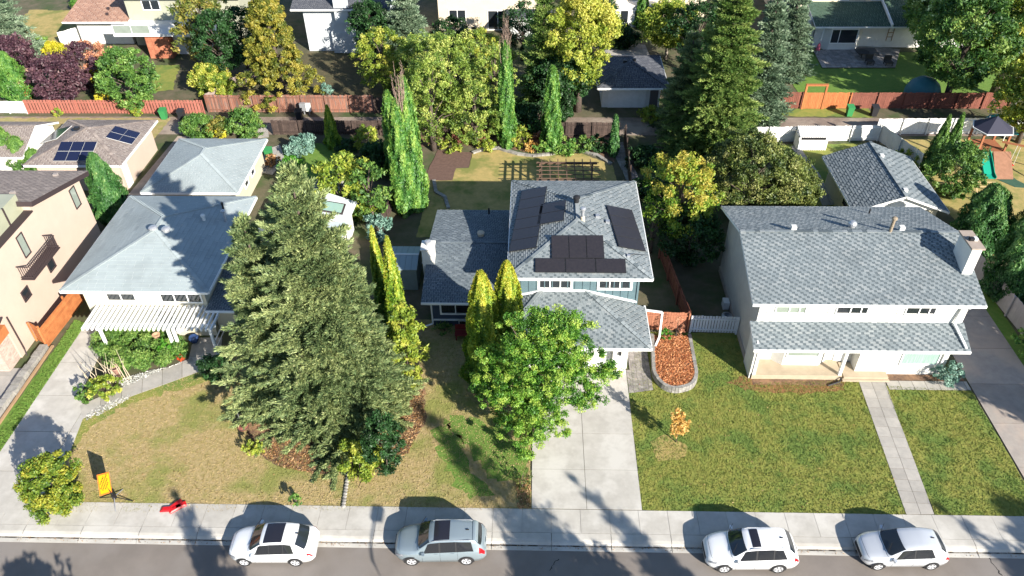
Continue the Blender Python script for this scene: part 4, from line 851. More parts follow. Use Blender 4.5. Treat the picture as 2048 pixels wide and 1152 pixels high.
bk = MB().box(0, .5, 0, .03, 0, .16).mesh('brick', mat('red_brick_unit', (.46, .18, .10), (.32, .11, .065), 3, .9, vary=.15))
for j in range(14):
    for i in range(4): inst('brick', bk, HB, (-43.55+i*.64+(j % 2)*.05, 84.365, .06+j*.185))
part('white_wall', MB().box(-40.95, -37.6, 85.6, 88.2, 0, 2.7), WSTUC, HB); window(HB, (-39.6, 85.6, .9), XP, YM, .9, 1.1)
window(HB, (-44.6, 88.2, 4.2), XP, YM, 1.9, 1.0, cols=2); part('roof', MB().box(-47, -33, 87.5, 101, 5.6, 5.9), mat('dark_roofing', (.07, .06, .07)), HB)
part('deck', MB().box(-46.8, -35.5, 84.0, 88.2, 2.7, 2.95), WHITE, HB)
for a, b in ((-46.7, -42.6), (-39.6, -36.0)):
    dr = part('deck_rail', MB().bar((a, 84.1, 3.95), (b, 84.1, 3.95), .08, .08).bar((a, 84.1, 3.0), (b, 84.1, 3.0), .08, .08).bar((a, 84.1, 3), (a, 84.1, 4), .08, .08).bar((b, 84.1, 3), (b, 84.1, 4), .08, .08).bar(((a+b)/2, 84.1, 3), ((a+b)/2, 84.1, 4), .06, .06), WTRIM, HB)
    part('pane', MB().box(a+.05, b-.05, 84.09, 84.11, 3.05, 3.9), GLASSL, dr)
part('deck_floor', MB().box(-42.5, -39.7, 84.05, 88.1, 2.951, 2.98), WSTUC, HB)
bb = thing('barbecue', 'dark patio furniture standing on the white roof deck', 'patio furniture', (-38, 86.5, 2.96)); part('body', MB().box(-38.9, -37.6, 86.2, 86.9, 3.2, 3.95), BLACK, bb); part('lid', MB().tube([(-38.9, 86.55, 3.95), (-37.6, 86.55, 3.95)], .33, 10), mat('dark_grey_lid', (.09, .09, .1), rough=.4), bb); part('side_shelf', MB().box(-37.6, -37.1, 86.3, 86.8, 3.6, 3.66), BLACK, bb)
HC = thing('house', 'blue-grey shaded stucco house with a tapering chimney in the top centre left', 'house', (-24, 90, 0))
part('wall', MB().box(-25.9, -16.5, 86.5, 100, 0, 5.1), mat('blue_white_stucco', (.55, .58, .60), (.5, .53, .56), 1, .9), HC)
q = gable(HC, -27, -16, 85.6, 99.5, 5.1, 2.2, SHK, axis='x'); q.done()
part('chimney_breast', MB().prism([(-22.9, 85.9), (-22.9, 86.5), (-20.0, 86.5), (-20.0, 85.9)], 0, 2.4).slab([(-22.9, 85.95, 2.4), (-20.0, 85.95, 2.4), (-20.7, 85.95, 3.4), (-22.2, 85.95, 3.4)], (0, 1, 0), 0, .5).box(-22.2, -20.7, 85.8, 86.5, 3.4, 7.8), mat('blue_white_stucco', (.5, .5, .5)), HC)
HD = thing('house', 'sand coloured house with dark sliding doors behind the willows', 'house', (-5, 96, 0))
part('wall', MB().box(-11.5, 1.5, 92.5, 104, 0, 6.2), SAND, HD); window(HD, (-10.2, 92.5, 1.2), XP, YM, 1.9, 1.3, cols=2); window(HD, (-10.2, 92.5, 4.4), XP, YM, 2.2, 1.1, cols=3)
window(HD, (-5.6, 92.5, .2), XP, YM, 2.3, 2.2, cols=2, name='patio_door'); window(HD, (-1.6, 92.5, 4.3), XP, YM, 1.2, 1.1)
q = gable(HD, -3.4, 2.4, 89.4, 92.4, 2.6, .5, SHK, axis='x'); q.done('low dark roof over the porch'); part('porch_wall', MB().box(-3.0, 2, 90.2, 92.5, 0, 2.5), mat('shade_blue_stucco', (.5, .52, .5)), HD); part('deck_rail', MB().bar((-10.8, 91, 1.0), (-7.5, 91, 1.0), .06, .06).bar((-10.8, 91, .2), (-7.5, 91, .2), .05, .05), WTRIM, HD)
HE = thing('house', 'sand coloured house with an ivy climbing its wall behind the charcoal-roofed garage', 'house', (14, 98, 0))
part('wall', MB().box(8.4, 20.5, 95.2, 106, 0, 6.2), SAND, HE); part('lower_wall', MB().box(9.6, 14.6, 93.6, 95.2, 0, 2.6), WSTUC, HE); window(HE, (10.2, 93.6, .6), XP, YM, .9, 1.4); window(HE, (11.9, 93.6, .6), XP, YM, .6, 1.4); window(HE, (16.6, 95.2, 3.6), XP, YM, 1.5, 1.1, cols=2)
HF = thing('house', 'cream house with green roofs and a white bay window over a brick patio', 'house', (36, 92, 0))
part('wall', MB().box(29.5, 43.2, 90.8, 104, 0, 6.4), SAND, HF); window(HF, (30.3, 90.8, 4.2), XP, YM, 2.0, 1.3, cols=2); window(HF, (34.6, 90.8, 4.2), XP, YM, 1.0, 1.3); window(HF, (38.2, 90.8, 4.2), XP, YM, 1.5, 1.2, cols=2)
q = Roof(HF, SHN, tab=(.4, .3)); q.plane([(31.0, 86.2, 2.85), (39.3, 86.2, 2.85), (39.3, 90.75, 4.0), (31.0, 90.75, 4.0)]); q.plane([(39.35, 86.2, 2.85), (50, 86.2, 2.85), (50, 96, 6.5), (39.35, 96, 6.5)])
q.gutter((31.0, 86.2, 2.85), (50, 86.2, 2.85)); q.done('green shingled roof'); part('rake_trim', MB().bar((39.33, 86.1, 3.0), (39.33, 90.7, 4.3), .16, .3), WTRIM, HF)
part('lower_wall', MB().box(31.5, 49, 87.4, 90.8, 0, 2.75), WSTUC, HF)
part('bay', MB().prism([(32.2, 87.4), (33.0, 86.5), (36.0, 86.5), (36.8, 87.4)], 0, 2.7), WSTUC, HF); window(HF, (33.1, 86.5, .9), XP, YM, 2.8, 1.5, splits=[0, .85, 2.8]); part('side_wall', MB().box(28.4, 31.4, 87.6, 90.8, 0, 3.2), GSTUC, HF)
part('trellis', MB().box(39.6, 39.66, 87.33, 87.39, .8, 2.7).box(40.2, 40.26, 87.33, 87.39, .8, 2.7).box(39.6, 40.26, 87.33, 87.39, 1.2, 1.26).box(39.6, 40.26, 87.33, 87.39, 1.7, 1.76).box(39.6, 40.26, 87.33, 87.39, 2.2, 2.26), TANF, HF)

# ================================================================== FENCES
def fp(x, y): return g(x, y)
fence((-50.8, 70.9), (-32.9, 70.9), 1.45, 'long salmon red picket fence along the alley at the left', REDF, bw=.24, gap=.07, name='picket_fence', side=1)
fence((-32.6, 71.2), (-15.9, 71.2), 1.85, 'weathered brown cedar fence along the alley, tall boards', BRNF, bw=.17, gap=.012, jit=.03)
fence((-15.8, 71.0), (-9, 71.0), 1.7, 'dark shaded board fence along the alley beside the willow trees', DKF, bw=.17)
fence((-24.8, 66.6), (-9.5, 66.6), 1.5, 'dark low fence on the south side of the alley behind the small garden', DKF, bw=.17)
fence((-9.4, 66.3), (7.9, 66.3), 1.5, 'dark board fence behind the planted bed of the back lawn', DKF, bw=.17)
fence((-7.6, 65.0), (-4.6, 65.2), 1.3, 'short red panel standing for a sunlit piece of fence behind the soil plot', REDW, bw=.15)  # sunlight on the fence put into the colour of a separate red panel
fence((21.0, 72.3), (24.2, 72.3), 1.7, 'tan board fence panel beside the orange gate', TANF, bw=.15)
fence((24.3, 72.2), (26.3, 72.2), 1.75, 'red stained fence panel left of the tall gate', REDW, bw=.16)
gt_ = thing('gate', 'orange timber gate under a tall square frame in the alley fence', 'gate', (27.4, 72.1, 0))
for x in (26.45, 28.4): part('gate_post', MB().box(x-.09, x+.09, 72.0, 72.2, 0, 2.45), CEDAR, gt_)
part('gate_head', MB().box(26.35, 28.5, 71.98, 72.22, 2.45, 2.62), CEDAR, gt_)
for i in range(11): part('board', MB().box(26.58+i*.158, 26.58+i*.158+.148, 72.06, 72.09, .05, 1.75), CEDAR, gt_)
fence((28.55, 72.2), (31.0, 72.2), 1.7, 'orange fence panel right of the tall gate', CEDAR, bw=.15)
fence((31.1, 72.2), (46.5, 72.2), 1.7, 'long red brown fence in the tree shade along the alley', REDW, bw=.17)
fence((16.5, 65.2), (31.7, 65.75), 1.55, 'bright white board fence along the alley behind the white house', WHITE, bw=.16, name='board_fence')
fence((31.8, 65.9), (33.6, 60.4), 1.6, 'white solid fence panel running back from the alley fence', WSTUC, bw=.35, gap=.004, rails=False, name='board_fence')
fence((31.9, 66.9), (46, 67.2), 1.6, 'blue-white shaded fence beside the swing set', WHITE, bw=.2, name='board_fence')
fence((9.55, 47.5), (10.45, 39.45), 1.65, 'long red brown side fence between the blue house and the white house', REDW, bw=.17, gap=.004)
fence((7.45, 39.5), (10.4, 39.4), 1.6, 'orange brown cedar fence behind the wood chip planter', mat('brown_orange_cedar', (.36, .15, .085), (.30, .12, .07), 2, .8, vary=.15), bw=.16, side=1)
fence((10.55, 39.3), (13.6, 39.2), 1.45, 'white board fence between the red fence and the white house', mat('bluish_white_board', (.62, .64, .68), (.56, .58, .62), 2, .7), bw=.15, gap=.03, name='board_fence', rails=True)
fence((31.9, 49), (32.6, 38.6), 1.75, 'tall greyish white fence along the right driveway', mat('greyed_white_board', (.42, .385, .38), (.37, .335, .33), 2, .9, vary=.06), bw=.2, gap=.004, name='board_fence', rails=False)
fence((-32.35, 37.3), (-32.0, 43.4), 1.75, 'orange cedar privacy fence beside the modern beige house', CEDAR, bw=.16, horizontal=True, side=-1, posts=3.0, rails=False, name='privacy_fence')
fence((-33.4, 37.9), (-32.4, 37.3), 1.6, 'short return panel of orange cedar closing off the beige house', CEDAR, bw=.16, horizontal=True, posts=1.2, rails=False, name='privacy_fence')
fence((-34.0, 52.2), (-31.6, 52.2), 1.6, 'orange cedar panel between the solar garage and the pale garage', CEDAR, bw=.16, horizontal=True, rails=False, name='privacy_fence')
fence((-33.2, 72.5), (-30.4, 79.0), 1.3, 'weathered plank divider between the two north yards', mat('greyed_plank', (.33, .27, .24), (.26, .2, .18), 3, .9), bw=.22)
fence((-30.3, 79.0), (-26.5, 79.2), 1.3, 'grey plank fence behind the yellow shrub', mat('greyed_plank', (.3, .3, .3)), bw=.22)
fence((-12.2, 50), (-10.6, 62), 1.3, 'dark side fence left of the back lawn', DKF, bw=.2)
fence((7.9, 49), (8.4, 66), 1.4, 'dark side fence right of the curved back path', DKF, bw=.2)
fence((-54.5, 71.0), (-50.9, 70.9), 1.3, 'white fence piece at the far left end of the alley', WHITE, bw=.2, name='board_fence')
# ================================================================== TREES AND SHRUBS
GRP = {'willow_tree': 'willows along the alley', 'poplar_tree': 'columnar poplars', 'plum_tree': 'dark plum trees', 'juniper_tree': 'spiky junipers', 'crab_apple_tree': 'olive crab apples'}
def tr(kind, bx, by, topy, r, name, label, m, **k):
    if name in GRP: k.setdefault('group', GRP[name])
    b = g(bx, by); h = height_to(b, topy); return kind(name, (b.x, b.y, 0), h, r, label, m, **k)
# the foreground spruces
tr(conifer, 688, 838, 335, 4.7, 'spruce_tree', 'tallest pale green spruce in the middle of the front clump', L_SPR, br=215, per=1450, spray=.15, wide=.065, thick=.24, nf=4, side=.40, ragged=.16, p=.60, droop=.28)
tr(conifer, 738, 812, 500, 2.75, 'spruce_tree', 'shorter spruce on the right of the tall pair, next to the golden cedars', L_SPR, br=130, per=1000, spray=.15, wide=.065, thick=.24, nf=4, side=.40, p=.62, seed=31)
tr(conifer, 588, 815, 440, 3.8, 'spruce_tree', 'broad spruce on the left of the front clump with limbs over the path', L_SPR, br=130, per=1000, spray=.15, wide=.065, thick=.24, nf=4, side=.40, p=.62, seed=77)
# golden cedars
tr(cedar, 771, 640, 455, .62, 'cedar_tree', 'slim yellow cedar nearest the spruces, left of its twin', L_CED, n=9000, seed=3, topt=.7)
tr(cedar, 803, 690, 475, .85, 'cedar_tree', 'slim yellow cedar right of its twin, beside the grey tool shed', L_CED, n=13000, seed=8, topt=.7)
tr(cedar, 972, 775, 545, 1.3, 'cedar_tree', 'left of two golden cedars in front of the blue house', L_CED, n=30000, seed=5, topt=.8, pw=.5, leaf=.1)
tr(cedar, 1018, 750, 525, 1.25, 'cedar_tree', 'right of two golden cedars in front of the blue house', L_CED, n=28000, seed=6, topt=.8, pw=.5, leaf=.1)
tr(cedar, 668, 296, 212, .75, 'cedar_tree', 'lone yellow-green cedar at the alley in the small back garden', L_CED, n=8000, topt=.5)
# ash in front of the garage
b = g(1066, 872)
AB = []
for x_, y_, dy_, r_ in ((1118, 622, .3, 1.1), (1085, 655, .6, 1.3), (1035, 680, 0, 1.5), (1150, 670, .5, 1.1), (985, 722, 0, 1.1), (1085, 735, -.6, 2.0), (1010, 765, -.4, 1.5), (1165, 735, 0, 1.4), (1215, 752, 0, .7), (1170, 790, -.6, 1.1), (985, 800, .2, 1.0), (1060, 825, -1.0, 1.6), (1110, 850, -1.2, 1.0), (1060, 880, -1.3, 1.0), (1010, 850, -.6, .9), (1108, 600, .5, .8), (1060, 790, -.2, 1.7), (1100, 700, .2, 1.7), (1130, 770, -.2, 1.4), (1050, 905, -1.6, .7), (960, 760, 0, .8)):
    q = onY(x_, y_, b.y+dy_); AB.append((q.x, q.y, max(q.z, .9), r_))
deciduous('ash_tree', b, 8.2, 3.75, 'bright green ash tree arching over the driveway in front of the garage', L_ASH, leaf=.068, dens=1.0, z0=.08, shape='round', clumps=400, csize=.125, blobs=AB, tj=.42, seed=21, squash=.7, lean=(.2, .3), topt=.1)
b = g(1352, 884); deciduous('maple_sapling', b, 2.7, .85, 'small golden-orange sapling on the right front lawn', L_ORG, leaf=.09, dens=1.0, z0=.15, clumps=34, csize=.28, trad=.03, seed=2, topt=.1, blobs=[(b.x, b.y, 1.1, .5), (b.x+.1, b.y, 1.7, .6), (b.x-.1, b.y, 2.3, .4)])
# poplars
tr(cedar, 826, 425, 160, 1.45, 'poplar_tree', 'tall bright green columnar poplar standing left of the soil plot', L_POP, n=30000, leaf=.17, seed=12, topt=.1, pw=.42, tj=.5, spires=2)
tr(cedar, 795, 360, 185, .8, 'poplar_tree', 'thinner columnar poplar just behind the tall one left of the soil plot', L_POP, n=12000, leaf=.16, seed=13, topt=.1, pw=.4, tj=.5)
tr(cedar, 1014, 296, 85, .75, 'poplar_tree', 'columnar poplar with a bare brown top above the curved stone border', L_POP, n=16000, leaf=.16, seed=14, topt=.1, pw=.35)
tr(cedar, 1102, 300, 135, .85, 'poplar_tree', 'narrow bright poplar without dead wood, right of the bare-topped poplar', L_POP, n=15000, leaf=.16, seed=15, topt=.1, pw=.4)
tr(cedar, 1226, 312, 232, .45, 'poplar_tree', 'thin dark poplar in the shade beside the curved path', L_CEG, n=4000, leaf=.14, seed=16, topt=0, pw=.5)
def snag(bx, by, z0, z1, r, label, n=26):
    b = g(bx, by); th = thing('dead_treetop', label, 'dead branches', (b.x, b.y, z0)); mb = MB()
    for i in range(n):
        a = random.random()*6.28; q = random.random()*r; s = Vector((b.x+math.cos(a)*q*.5, b.y+math.sin(a)*q*.5, z0)); e = s+Vector((math.cos(a)*q*.7, math.sin(a)*q*.7, (z1-z0)*random.uniform(.45, 1)))
        md = s.lerp(e, .5)+Vector((random.uniform(-.1, .1), random.uniform(-.1, .1), 0)); mb.tube([s, md, e], [.03, .018, .006], 4, cap=False)
        for _ in range(12):
            t = random.uniform(.2, 1); p = s.lerp(e, t); mb.bar(p, p+Vector((random.uniform(-.2, .2), random.uniform(-.2, .2), random.uniform(.15, .5))), .012)
    part('branch', mb, mat('dead_bark', (.26, .17, .13), (.36, .27, .22), 4, .95), th, kind='stuff'); return th
b = g(1014, 296); hh = height_to(b, 120); snag(1014, 296, hh-1.5, height_to(b, 20), .6, 'bare brown dead top of the poplar above the curved stone border', 16)
b = g(826, 425); hh = height_to(b, 200); snag(826, 425, hh-1.0, height_to(b, 122), .6, 'bare brown dead top of the tall poplar left of the soil plot', 16)
# willows and mid-height trees on both sides of the alley
for bx, by, ty, r, lb, m_, s in ((772, 185, 60, 2.6, 'yellow-green willow nearest the spruce at the top centre', L_YGR, 1), (850, 205, 75, 3.0, 'willow with yellowish leaves behind the dead-topped poplar', L_WIL, 2), (905, 255, 70, 3.2, 'broad willow in the middle of the willow group', L_WIL, 3), (962, 178, 62, 2.7, 'small-leaved willow left of the bare-topped poplar, below the sand coloured house', L_YGR, 4), (952, 292, 168, 2.5, 'round pale willow hanging over the back lawn border', L_WIL, 5), (868, 300, 120, 2.4, 'tall pale willow just right of the bright poplar', L_WIL, 6), (930, 215, 110, 2.4, 'greyish open willow with bare twigs in the middle of the group', L_OLV, 7), (990, 235, 95, 2.0, 'green willow directly behind the bare-topped poplar', L_WIL, 9)):
    tr(deciduous, bx, by, ty, r, 'willow_tree', lb, m_, leaf=.115, dens=.75, seed=40+s, tj=.4, csize=.26, z0=.12, clumps=70)
tr(conifer, 820, 130, -60, 3.6, 'spruce_tree', 'blue-green spruce at the top edge above the willows', L_SPB, br=150, per=400, thick=.34, nf=3, seed=51, spray=.20, wide=.09)
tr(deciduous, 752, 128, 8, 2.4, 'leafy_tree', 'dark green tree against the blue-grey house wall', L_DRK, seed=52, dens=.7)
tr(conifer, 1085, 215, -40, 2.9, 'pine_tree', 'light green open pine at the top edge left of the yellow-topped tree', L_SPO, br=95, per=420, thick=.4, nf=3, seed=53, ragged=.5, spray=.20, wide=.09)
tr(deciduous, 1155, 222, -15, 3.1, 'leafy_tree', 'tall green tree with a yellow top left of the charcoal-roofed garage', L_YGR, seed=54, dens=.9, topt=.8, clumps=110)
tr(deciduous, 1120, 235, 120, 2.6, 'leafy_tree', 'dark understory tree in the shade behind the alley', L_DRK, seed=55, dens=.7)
tr(deciduous, 1332, 118, 8, 2.9, 'leafy_tree', 'lime green tree with a slim pale trunk above the charcoal-roofed garage', L_YGR, seed=56, dens=.7, z0=.3, bark=BARKL)
tr(cedar, 1282, 55, -5, .9, 'ivy', 'bright green ivy climbing the sand coloured wall at the top', L_POP, n=5000, seed=57, cat='climbing plant', topt=0, pw=.3)
tr(shrub, 1240, 92, 55, 1.8, 'shrub', 'dark shrub below the sand coloured house at the top', L_DRK, seed=58)
tr(shrub, 1225, 62, 35, .9, 'shrub', 'green shrub beside the white lower wall at the top', L_GRN, seed=59)
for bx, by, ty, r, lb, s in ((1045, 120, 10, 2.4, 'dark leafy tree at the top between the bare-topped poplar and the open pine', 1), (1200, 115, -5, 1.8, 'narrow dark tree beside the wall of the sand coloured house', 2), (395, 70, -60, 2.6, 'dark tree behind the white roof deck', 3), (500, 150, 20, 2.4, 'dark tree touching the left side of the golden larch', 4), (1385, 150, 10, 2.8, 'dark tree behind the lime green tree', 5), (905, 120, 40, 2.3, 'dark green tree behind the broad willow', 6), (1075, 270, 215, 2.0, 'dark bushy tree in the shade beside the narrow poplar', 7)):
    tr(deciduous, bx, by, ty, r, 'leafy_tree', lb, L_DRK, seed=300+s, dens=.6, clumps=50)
# big spruces right of centre
tr(conifer, 1425, 300, -75, 5.0, 'spruce_tree', 'tallest olive green spruce right of the charcoal-roofed garage', L_SPO, br=200, per=1000, thick=.30, nf=3, seed=61, ragged=.36, spray=.20, wide=.09)
tr(conifer, 1505, 252, -30, 3.4, 'spruce_tree', 'blue-green spruce right of the tallest olive spruce', L_SPB, br=180, per=420, thick=.34, nf=3, seed=62, spray=.20, wide=.09)
tr(conifer, 1362, 262, 50, 3.2, 'spruce_tree', 'dark shaded spruce on the left flank of the tallest olive spruce', L_SPR, br=190, per=260, seed=63, spray=.20, wide=.09)
tr(conifer, 1565, 150, -70, 3.2, 'spruce_tree', 'blue spruce at the top edge beside the cream house', L_SPB, br=200, per=260, seed=64, spray=.20, wide=.09)
tr(conifer, 1440, 110, -90, 3.3, 'spruce_tree', 'dark spruce at the top edge behind the tallest olive spruce', L_SPR, br=180, per=240, seed=65, spray=.20, wide=.09)
# top right
for bx, by, ty, r, lb, m_, s in ((1890, 205, -10, 4.6, 'broad dark green tree overhanging the red brown alley fence', L_GRN, 1), (1985, 190, -60, 4.8, 'large yellowing tree in the top right corner', L_YGR, 2), (1850, 120, -50, 3.6, 'leafy green tree beside the brick patio', L_GRN, 3), (2035, 285, 130, 3.3, 'green tree hanging over the play set at the right edge', L_YGR, 4)):
    tr(deciduous, bx, by, ty, r, 'leafy_tree', lb, m_, seed=70+s, leaf=.17, clumps=130, csize=.24, dens=.9, tj=.45)
tr(cedar, 1858, 345, 232, .9, 'juniper_tree', 'left of two spiky upright junipers behind the grey gabled garage', L_JUN, n=7000, seed=75)
tr(cedar, 1884, 340, 228, .8, 'juniper_tree', 'right of two spiky upright junipers behind the grey gabled garage', L_JUN, n=7000, seed=76)
tr(shrub, 1893, 392, 290, 2.1, 'shrub', 'big rounded shrub between the gabled garage and the play set', L_GRN, seed=77, dens=1.1, clumps=70, csize=.28)
tr(cedar, 1938, 500, 372, 1.75, 'cedar_tree', 'wide dark cedar just right of the white house roof', L_CEG, n=15000, seed=78, pw=.4)
tr(cedar, 2004, 592, 415, 1.7, 'cedar_tree', 'tall dense cedar at the right edge behind the greyish fence', L_CEG, n=17000, seed=79, pw=.38, topt=.6)
tr(cedar, 1965, 470, 380, 1.8, 'cedar_tree', 'shorter cedar near the climbing ladder on the play lawn', L_CEG, n=10000, seed=80, pw=.5)
tr(cedar, 2045, 510, 390, 1.8, 'cedar_tree', 'cedar cut by the right edge of the picture', L_CEG, n=12000, seed=81, pw=.5)
tr(shrub, 2048, 712, 640, .9, 'shrub', 'bright green shrub at the right edge beside the end of the greyish fence', L_LSH if False else L_POP, seed=82)
# behind and beside the white house
tr(deciduous, 1490, 425, 285, 3.9, 'crab_apple_tree', 'wide wispy olive tree behind the left end of the white house', L_OLV, seed=83, leaf=.11, clumps=120, csize=.22, z0=.1, tj=.5)
tr(deciduous, 1575, 415, 330, 2.2, 'crab_apple_tree', 'smaller olive tree with a bare branch beside the yard walk', L_OLV, seed=84, leaf=.11, clumps=60, z0=.1)
tr(deciduous, 1352, 500, 322, 2.6, 'maple_tree', 'yellow-tinted turning maple right of the solar roof', L_MAP, seed=85, leaf=.12, clumps=90, csize=.26, z0=.22, tj=.35, topt=.7, lean=(-.2, .3))
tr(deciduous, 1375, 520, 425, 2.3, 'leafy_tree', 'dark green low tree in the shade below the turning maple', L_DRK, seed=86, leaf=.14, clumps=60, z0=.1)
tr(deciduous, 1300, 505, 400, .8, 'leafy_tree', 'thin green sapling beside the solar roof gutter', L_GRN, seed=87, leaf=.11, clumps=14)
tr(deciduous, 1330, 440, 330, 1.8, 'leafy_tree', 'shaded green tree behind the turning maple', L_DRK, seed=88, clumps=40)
# top left
tr(conifer, 32, 128, -70, 4.2, 'spruce_tree', 'silvery blue spruce in the top left corner', L_SPB, br=140, per=440, thick=.4, nf=3, seed=90, spray=.20, wide=.09)
tr(shrub, 200, 12, -25, 2.6, 'shrub', 'green hedge bush at the very top left of the rust brown roof', L_POP, seed=91)
for bx, by, ty, r, lb, s in ((130, 200, 118, 2.9, 'dark plum tree behind the picket fence', 1), (45, 165, 80, 2.7, 'brownish plum tree next to the blue spruce', 2), (185, 185, 90, 2.0, 'plum tree with pale bare twigs beside the pink tree', 3)):
    tr(deciduous, bx, by, ty, r, 'plum_tree', lb, L_PUR, seed=92+s, leaf=.16, clumps=70, csize=.26, z0=.1, dens=.9)
tr(shrub, 117, 122, 88, 1.3, 'shrub', 'vivid yellow shrub in front of the north-west lawn', L_YEL, seed=96)
tr(shrub, 84, 95, 76, .9, 'shrub', 'small green shrub left of the vivid yellow shrub', L_POP, seed=97)
tr(deciduous, 200, 168, 85, 1.9, 'birch_tree', 'pink autumn tree below the white wall', L_PNK, seed=98, leaf=.12, clumps=40, bark=BARKL, z0=.1)
tr(shrub, 205, 170, 125, 1.1, 'shrub', 'yellow leafed shrub between the pink tree and the round green tree', L_YEL, seed=99)
tr(shrub, 212, 212, 178, .8, 'shrub', 'yellow leafed shrub directly behind the picket fence', L_YEL, seed=100)
tr(deciduous, 272, 218, 102, 2.8, 'apple_tree', 'round green apple tree behind the picket fence', L_JUN, seed=101, leaf=.15, clumps=90, csize=.26, z0=.08, dens=1.1)
tr(cedar, 42, 198, 105, 1.7, 'cedar_tree', 'leaning bright green cedar behind the left end of the picket fence', L_POP, n=9000, seed=102, pw=.5, topt=.1)
tr(shrub, 117, 232, 218, .45, 'shrub', 'tiny yellow-green bush at the foot of the picket fence', L_YGR, seed=103)
tr(shrub, 277, 232, 219, .5, 'shrub', 'small yellow-green bush beside the gap in the picket fence', L_YGR, seed=104)
tr(deciduous, 432, 150, -12, 2.9, 'leafy_tree', 'rusty olive tree hanging over the brick and white walls', L_OLG, seed=105, leaf=.2, clumps=80, csize=.26)
tr(deciduous, 462, 175, 25, 2.5, 'leafy_tree', 'dark green tree in the shade left of the big golden tree', L_DRK, seed=106, clumps=60)
tr(shrub, 430, 190, 133, 1.9, 'shrub', 'yellow and green shrub behind the weathered cedar fence', L_YGR, seed=107, tj=.5)
tr(shrub, 450, 190, 160, 1.1, 'shrub', 'green shrub at the end of the grey plank fence', L_YGR, seed=108)
tr(deciduous, 567, 198, -35, 3.7, 'larch_tree', 'big golden olive larch behind the weathered cedar fence', L_LAR, seed=109, leaf=.13, clumps=190, csize=.18, shape='cone', z0=.04, tj=.45, dens=1.5)
tr(shrub, 655, 198, 168, .7, 'shrub', 'small pale green shrub in the shaded north yard', L_BLJ, seed=110)
tr(cedar, 238, 445, 308, 1.55, 'cedar_tree', 'broad green conical cedar between the beige house and the bungalow roof', L_CEG, n=20000, seed=111, pw=.55, topt=.3)
for bx, by, ty, r, lb, s in ((88, 362, 302, 1.1, 'lowest cedar of the hedge in front of the solar garage', 1), (60, 352, 276, 1.25, 'third cedar of the rising hedge in front of the solar garage', 2), (32, 344, 256, 1.3, 'second cedar of the rising hedge in front of the solar garage', 3), (2, 338, 236, 1.3, 'tallest cedar of the hedge, cut by the left edge', 4)):
    tr(cedar, bx, by, ty, r, 'cedar_tree', lb, L_JUN, n=9000, seed=320+s, pw=.4, topt=.3, group='cedar hedge before the solar garage')
tr(cedar, 20, 345, 300, 1.2, 'cedar_tree', 'low dark cedar against the brown mono-pitch roof', L_CEG, n=7000, seed=113, pw=.5)
for bx, by, ty, r, lb, m_, s in ((400, 275, 235, 1.5, 'green shrub at the left end of the row behind the pale garage', L_JUN, 1), (442, 272, 238, 1.2, 'brownish shrub in the row behind the pale garage', L_OLG, 2), (443, 278, 255, .7, 'bright yellow bush in the row behind the pale garage', L_YEL, 3), (492, 274, 222, 1.5, 'taller light green shrub at the right end of the row behind the pale garage', L_JUN, 4), (515, 272, 240, .9, 'small green shrub beside the rear steps', L_GRN, 5)):
    tr(shrub, bx, by, ty, r, 'shrub', lb, m_, seed=120+s)
for bx, by, ty, r, lb, m_, s in ((735, 298, 256, 1.1, 'yellow-green shrub in front of the dark alley fence', L_YGR, 1), (590, 372, 318, 1.2, 'bright green low shrub in front of the garden lawn', L_LSH, 2), (545, 330, 312, .7, 'rusty dry shrub beside the pale garage', L_MUL, 3), (695, 300, 285, 1.1, 'dark shrub in the small garden', L_DRK, 4), (605, 305, 278, 1.4, 'grey-green shrub below the lone cedar', L_BLJ, 5), (650, 402, 392, .9, 'low reddish shrub behind the white garden room', L_MUL, 6), (760, 480, 432, 1.0, 'silvery blue juniper above the slim yellow cedars', L_BLJ, 7), (728, 440, 380, 1.2, 'yellow-green shrub behind the white garden room', L_YGR, 8), (760, 345, 290, 1.6, 'dark tree shadowed shrub left of the thin poplar', L_DRK, 9)):
    tr(shrub, bx, by, ty, r, 'shrub', lb, m_, seed=130+s)
tr(deciduous, 690, 430, 312, 2.1, 'apple_tree', 'open green fruit tree behind the white garden room', L_YGR, seed=141, leaf=.15, clumps=36, z0=.2)
tr(deciduous, 748, 450, 330, 1.7, 'apple_tree', 'darker fruit tree against the tall poplar', L_GRN, seed=142, leaf=.15, clumps=34, z0=.1)
# front garden planting
tr(shrub, 822, 775, 615, 1.15, 'shrub', 'tall yellow-green bush on the right flank of the spruces', L_YGR, seed=150, leaf=.12, clumps=60)
tr(shrub, 128, 1012, 928, 1.4, 'shrub', 'round yellow-green bush at the corner of the left driveway', L_BSH, seed=151, leaf=.08, clumps=90, csize=.30, tj=.3, dens=1.6)
tr(shrub, 776, 942, 830, .95, 'shrub', 'dark green bush at the front right of the spruces', L_DRK, seed=152, leaf=.09, clumps=50)
tr(shrub, 722, 945, 893, 1.1, 'shrub', 'bright green low bush in front of the spruces', L_YGR, seed=153, leaf=.09)
tr(shrub, 512, 905, 885, .5, 'shrub', 'yellow-green low bush at the front left of the spruces', L_YGR, seed=154, leaf=.09)
tr(shrub, 594, 1009, 990, .33, 'shrub', 'tiny green plant on the dry lawn behind the white car', L_POP, seed=155, leaf=.07)
tr(shrub, 1890, 762, 730, .85, 'shrub', 'silvery green shrub at the right front corner of the white house', L_BLJ, seed=156, leaf=.07)
tr(shrub, 1328, 680, 660, .45, 'shrub', 'tiny green plant at the back of the wood chip planter', L_LSH, seed=157, leaf=.07)
tr(shrub, 1350, 682, 635, .6, 'shrub', 'bare reddish twiggy shrub at the back of the wood chip planter', L_PNK, seed=158, leaf=.05, dens=.25)
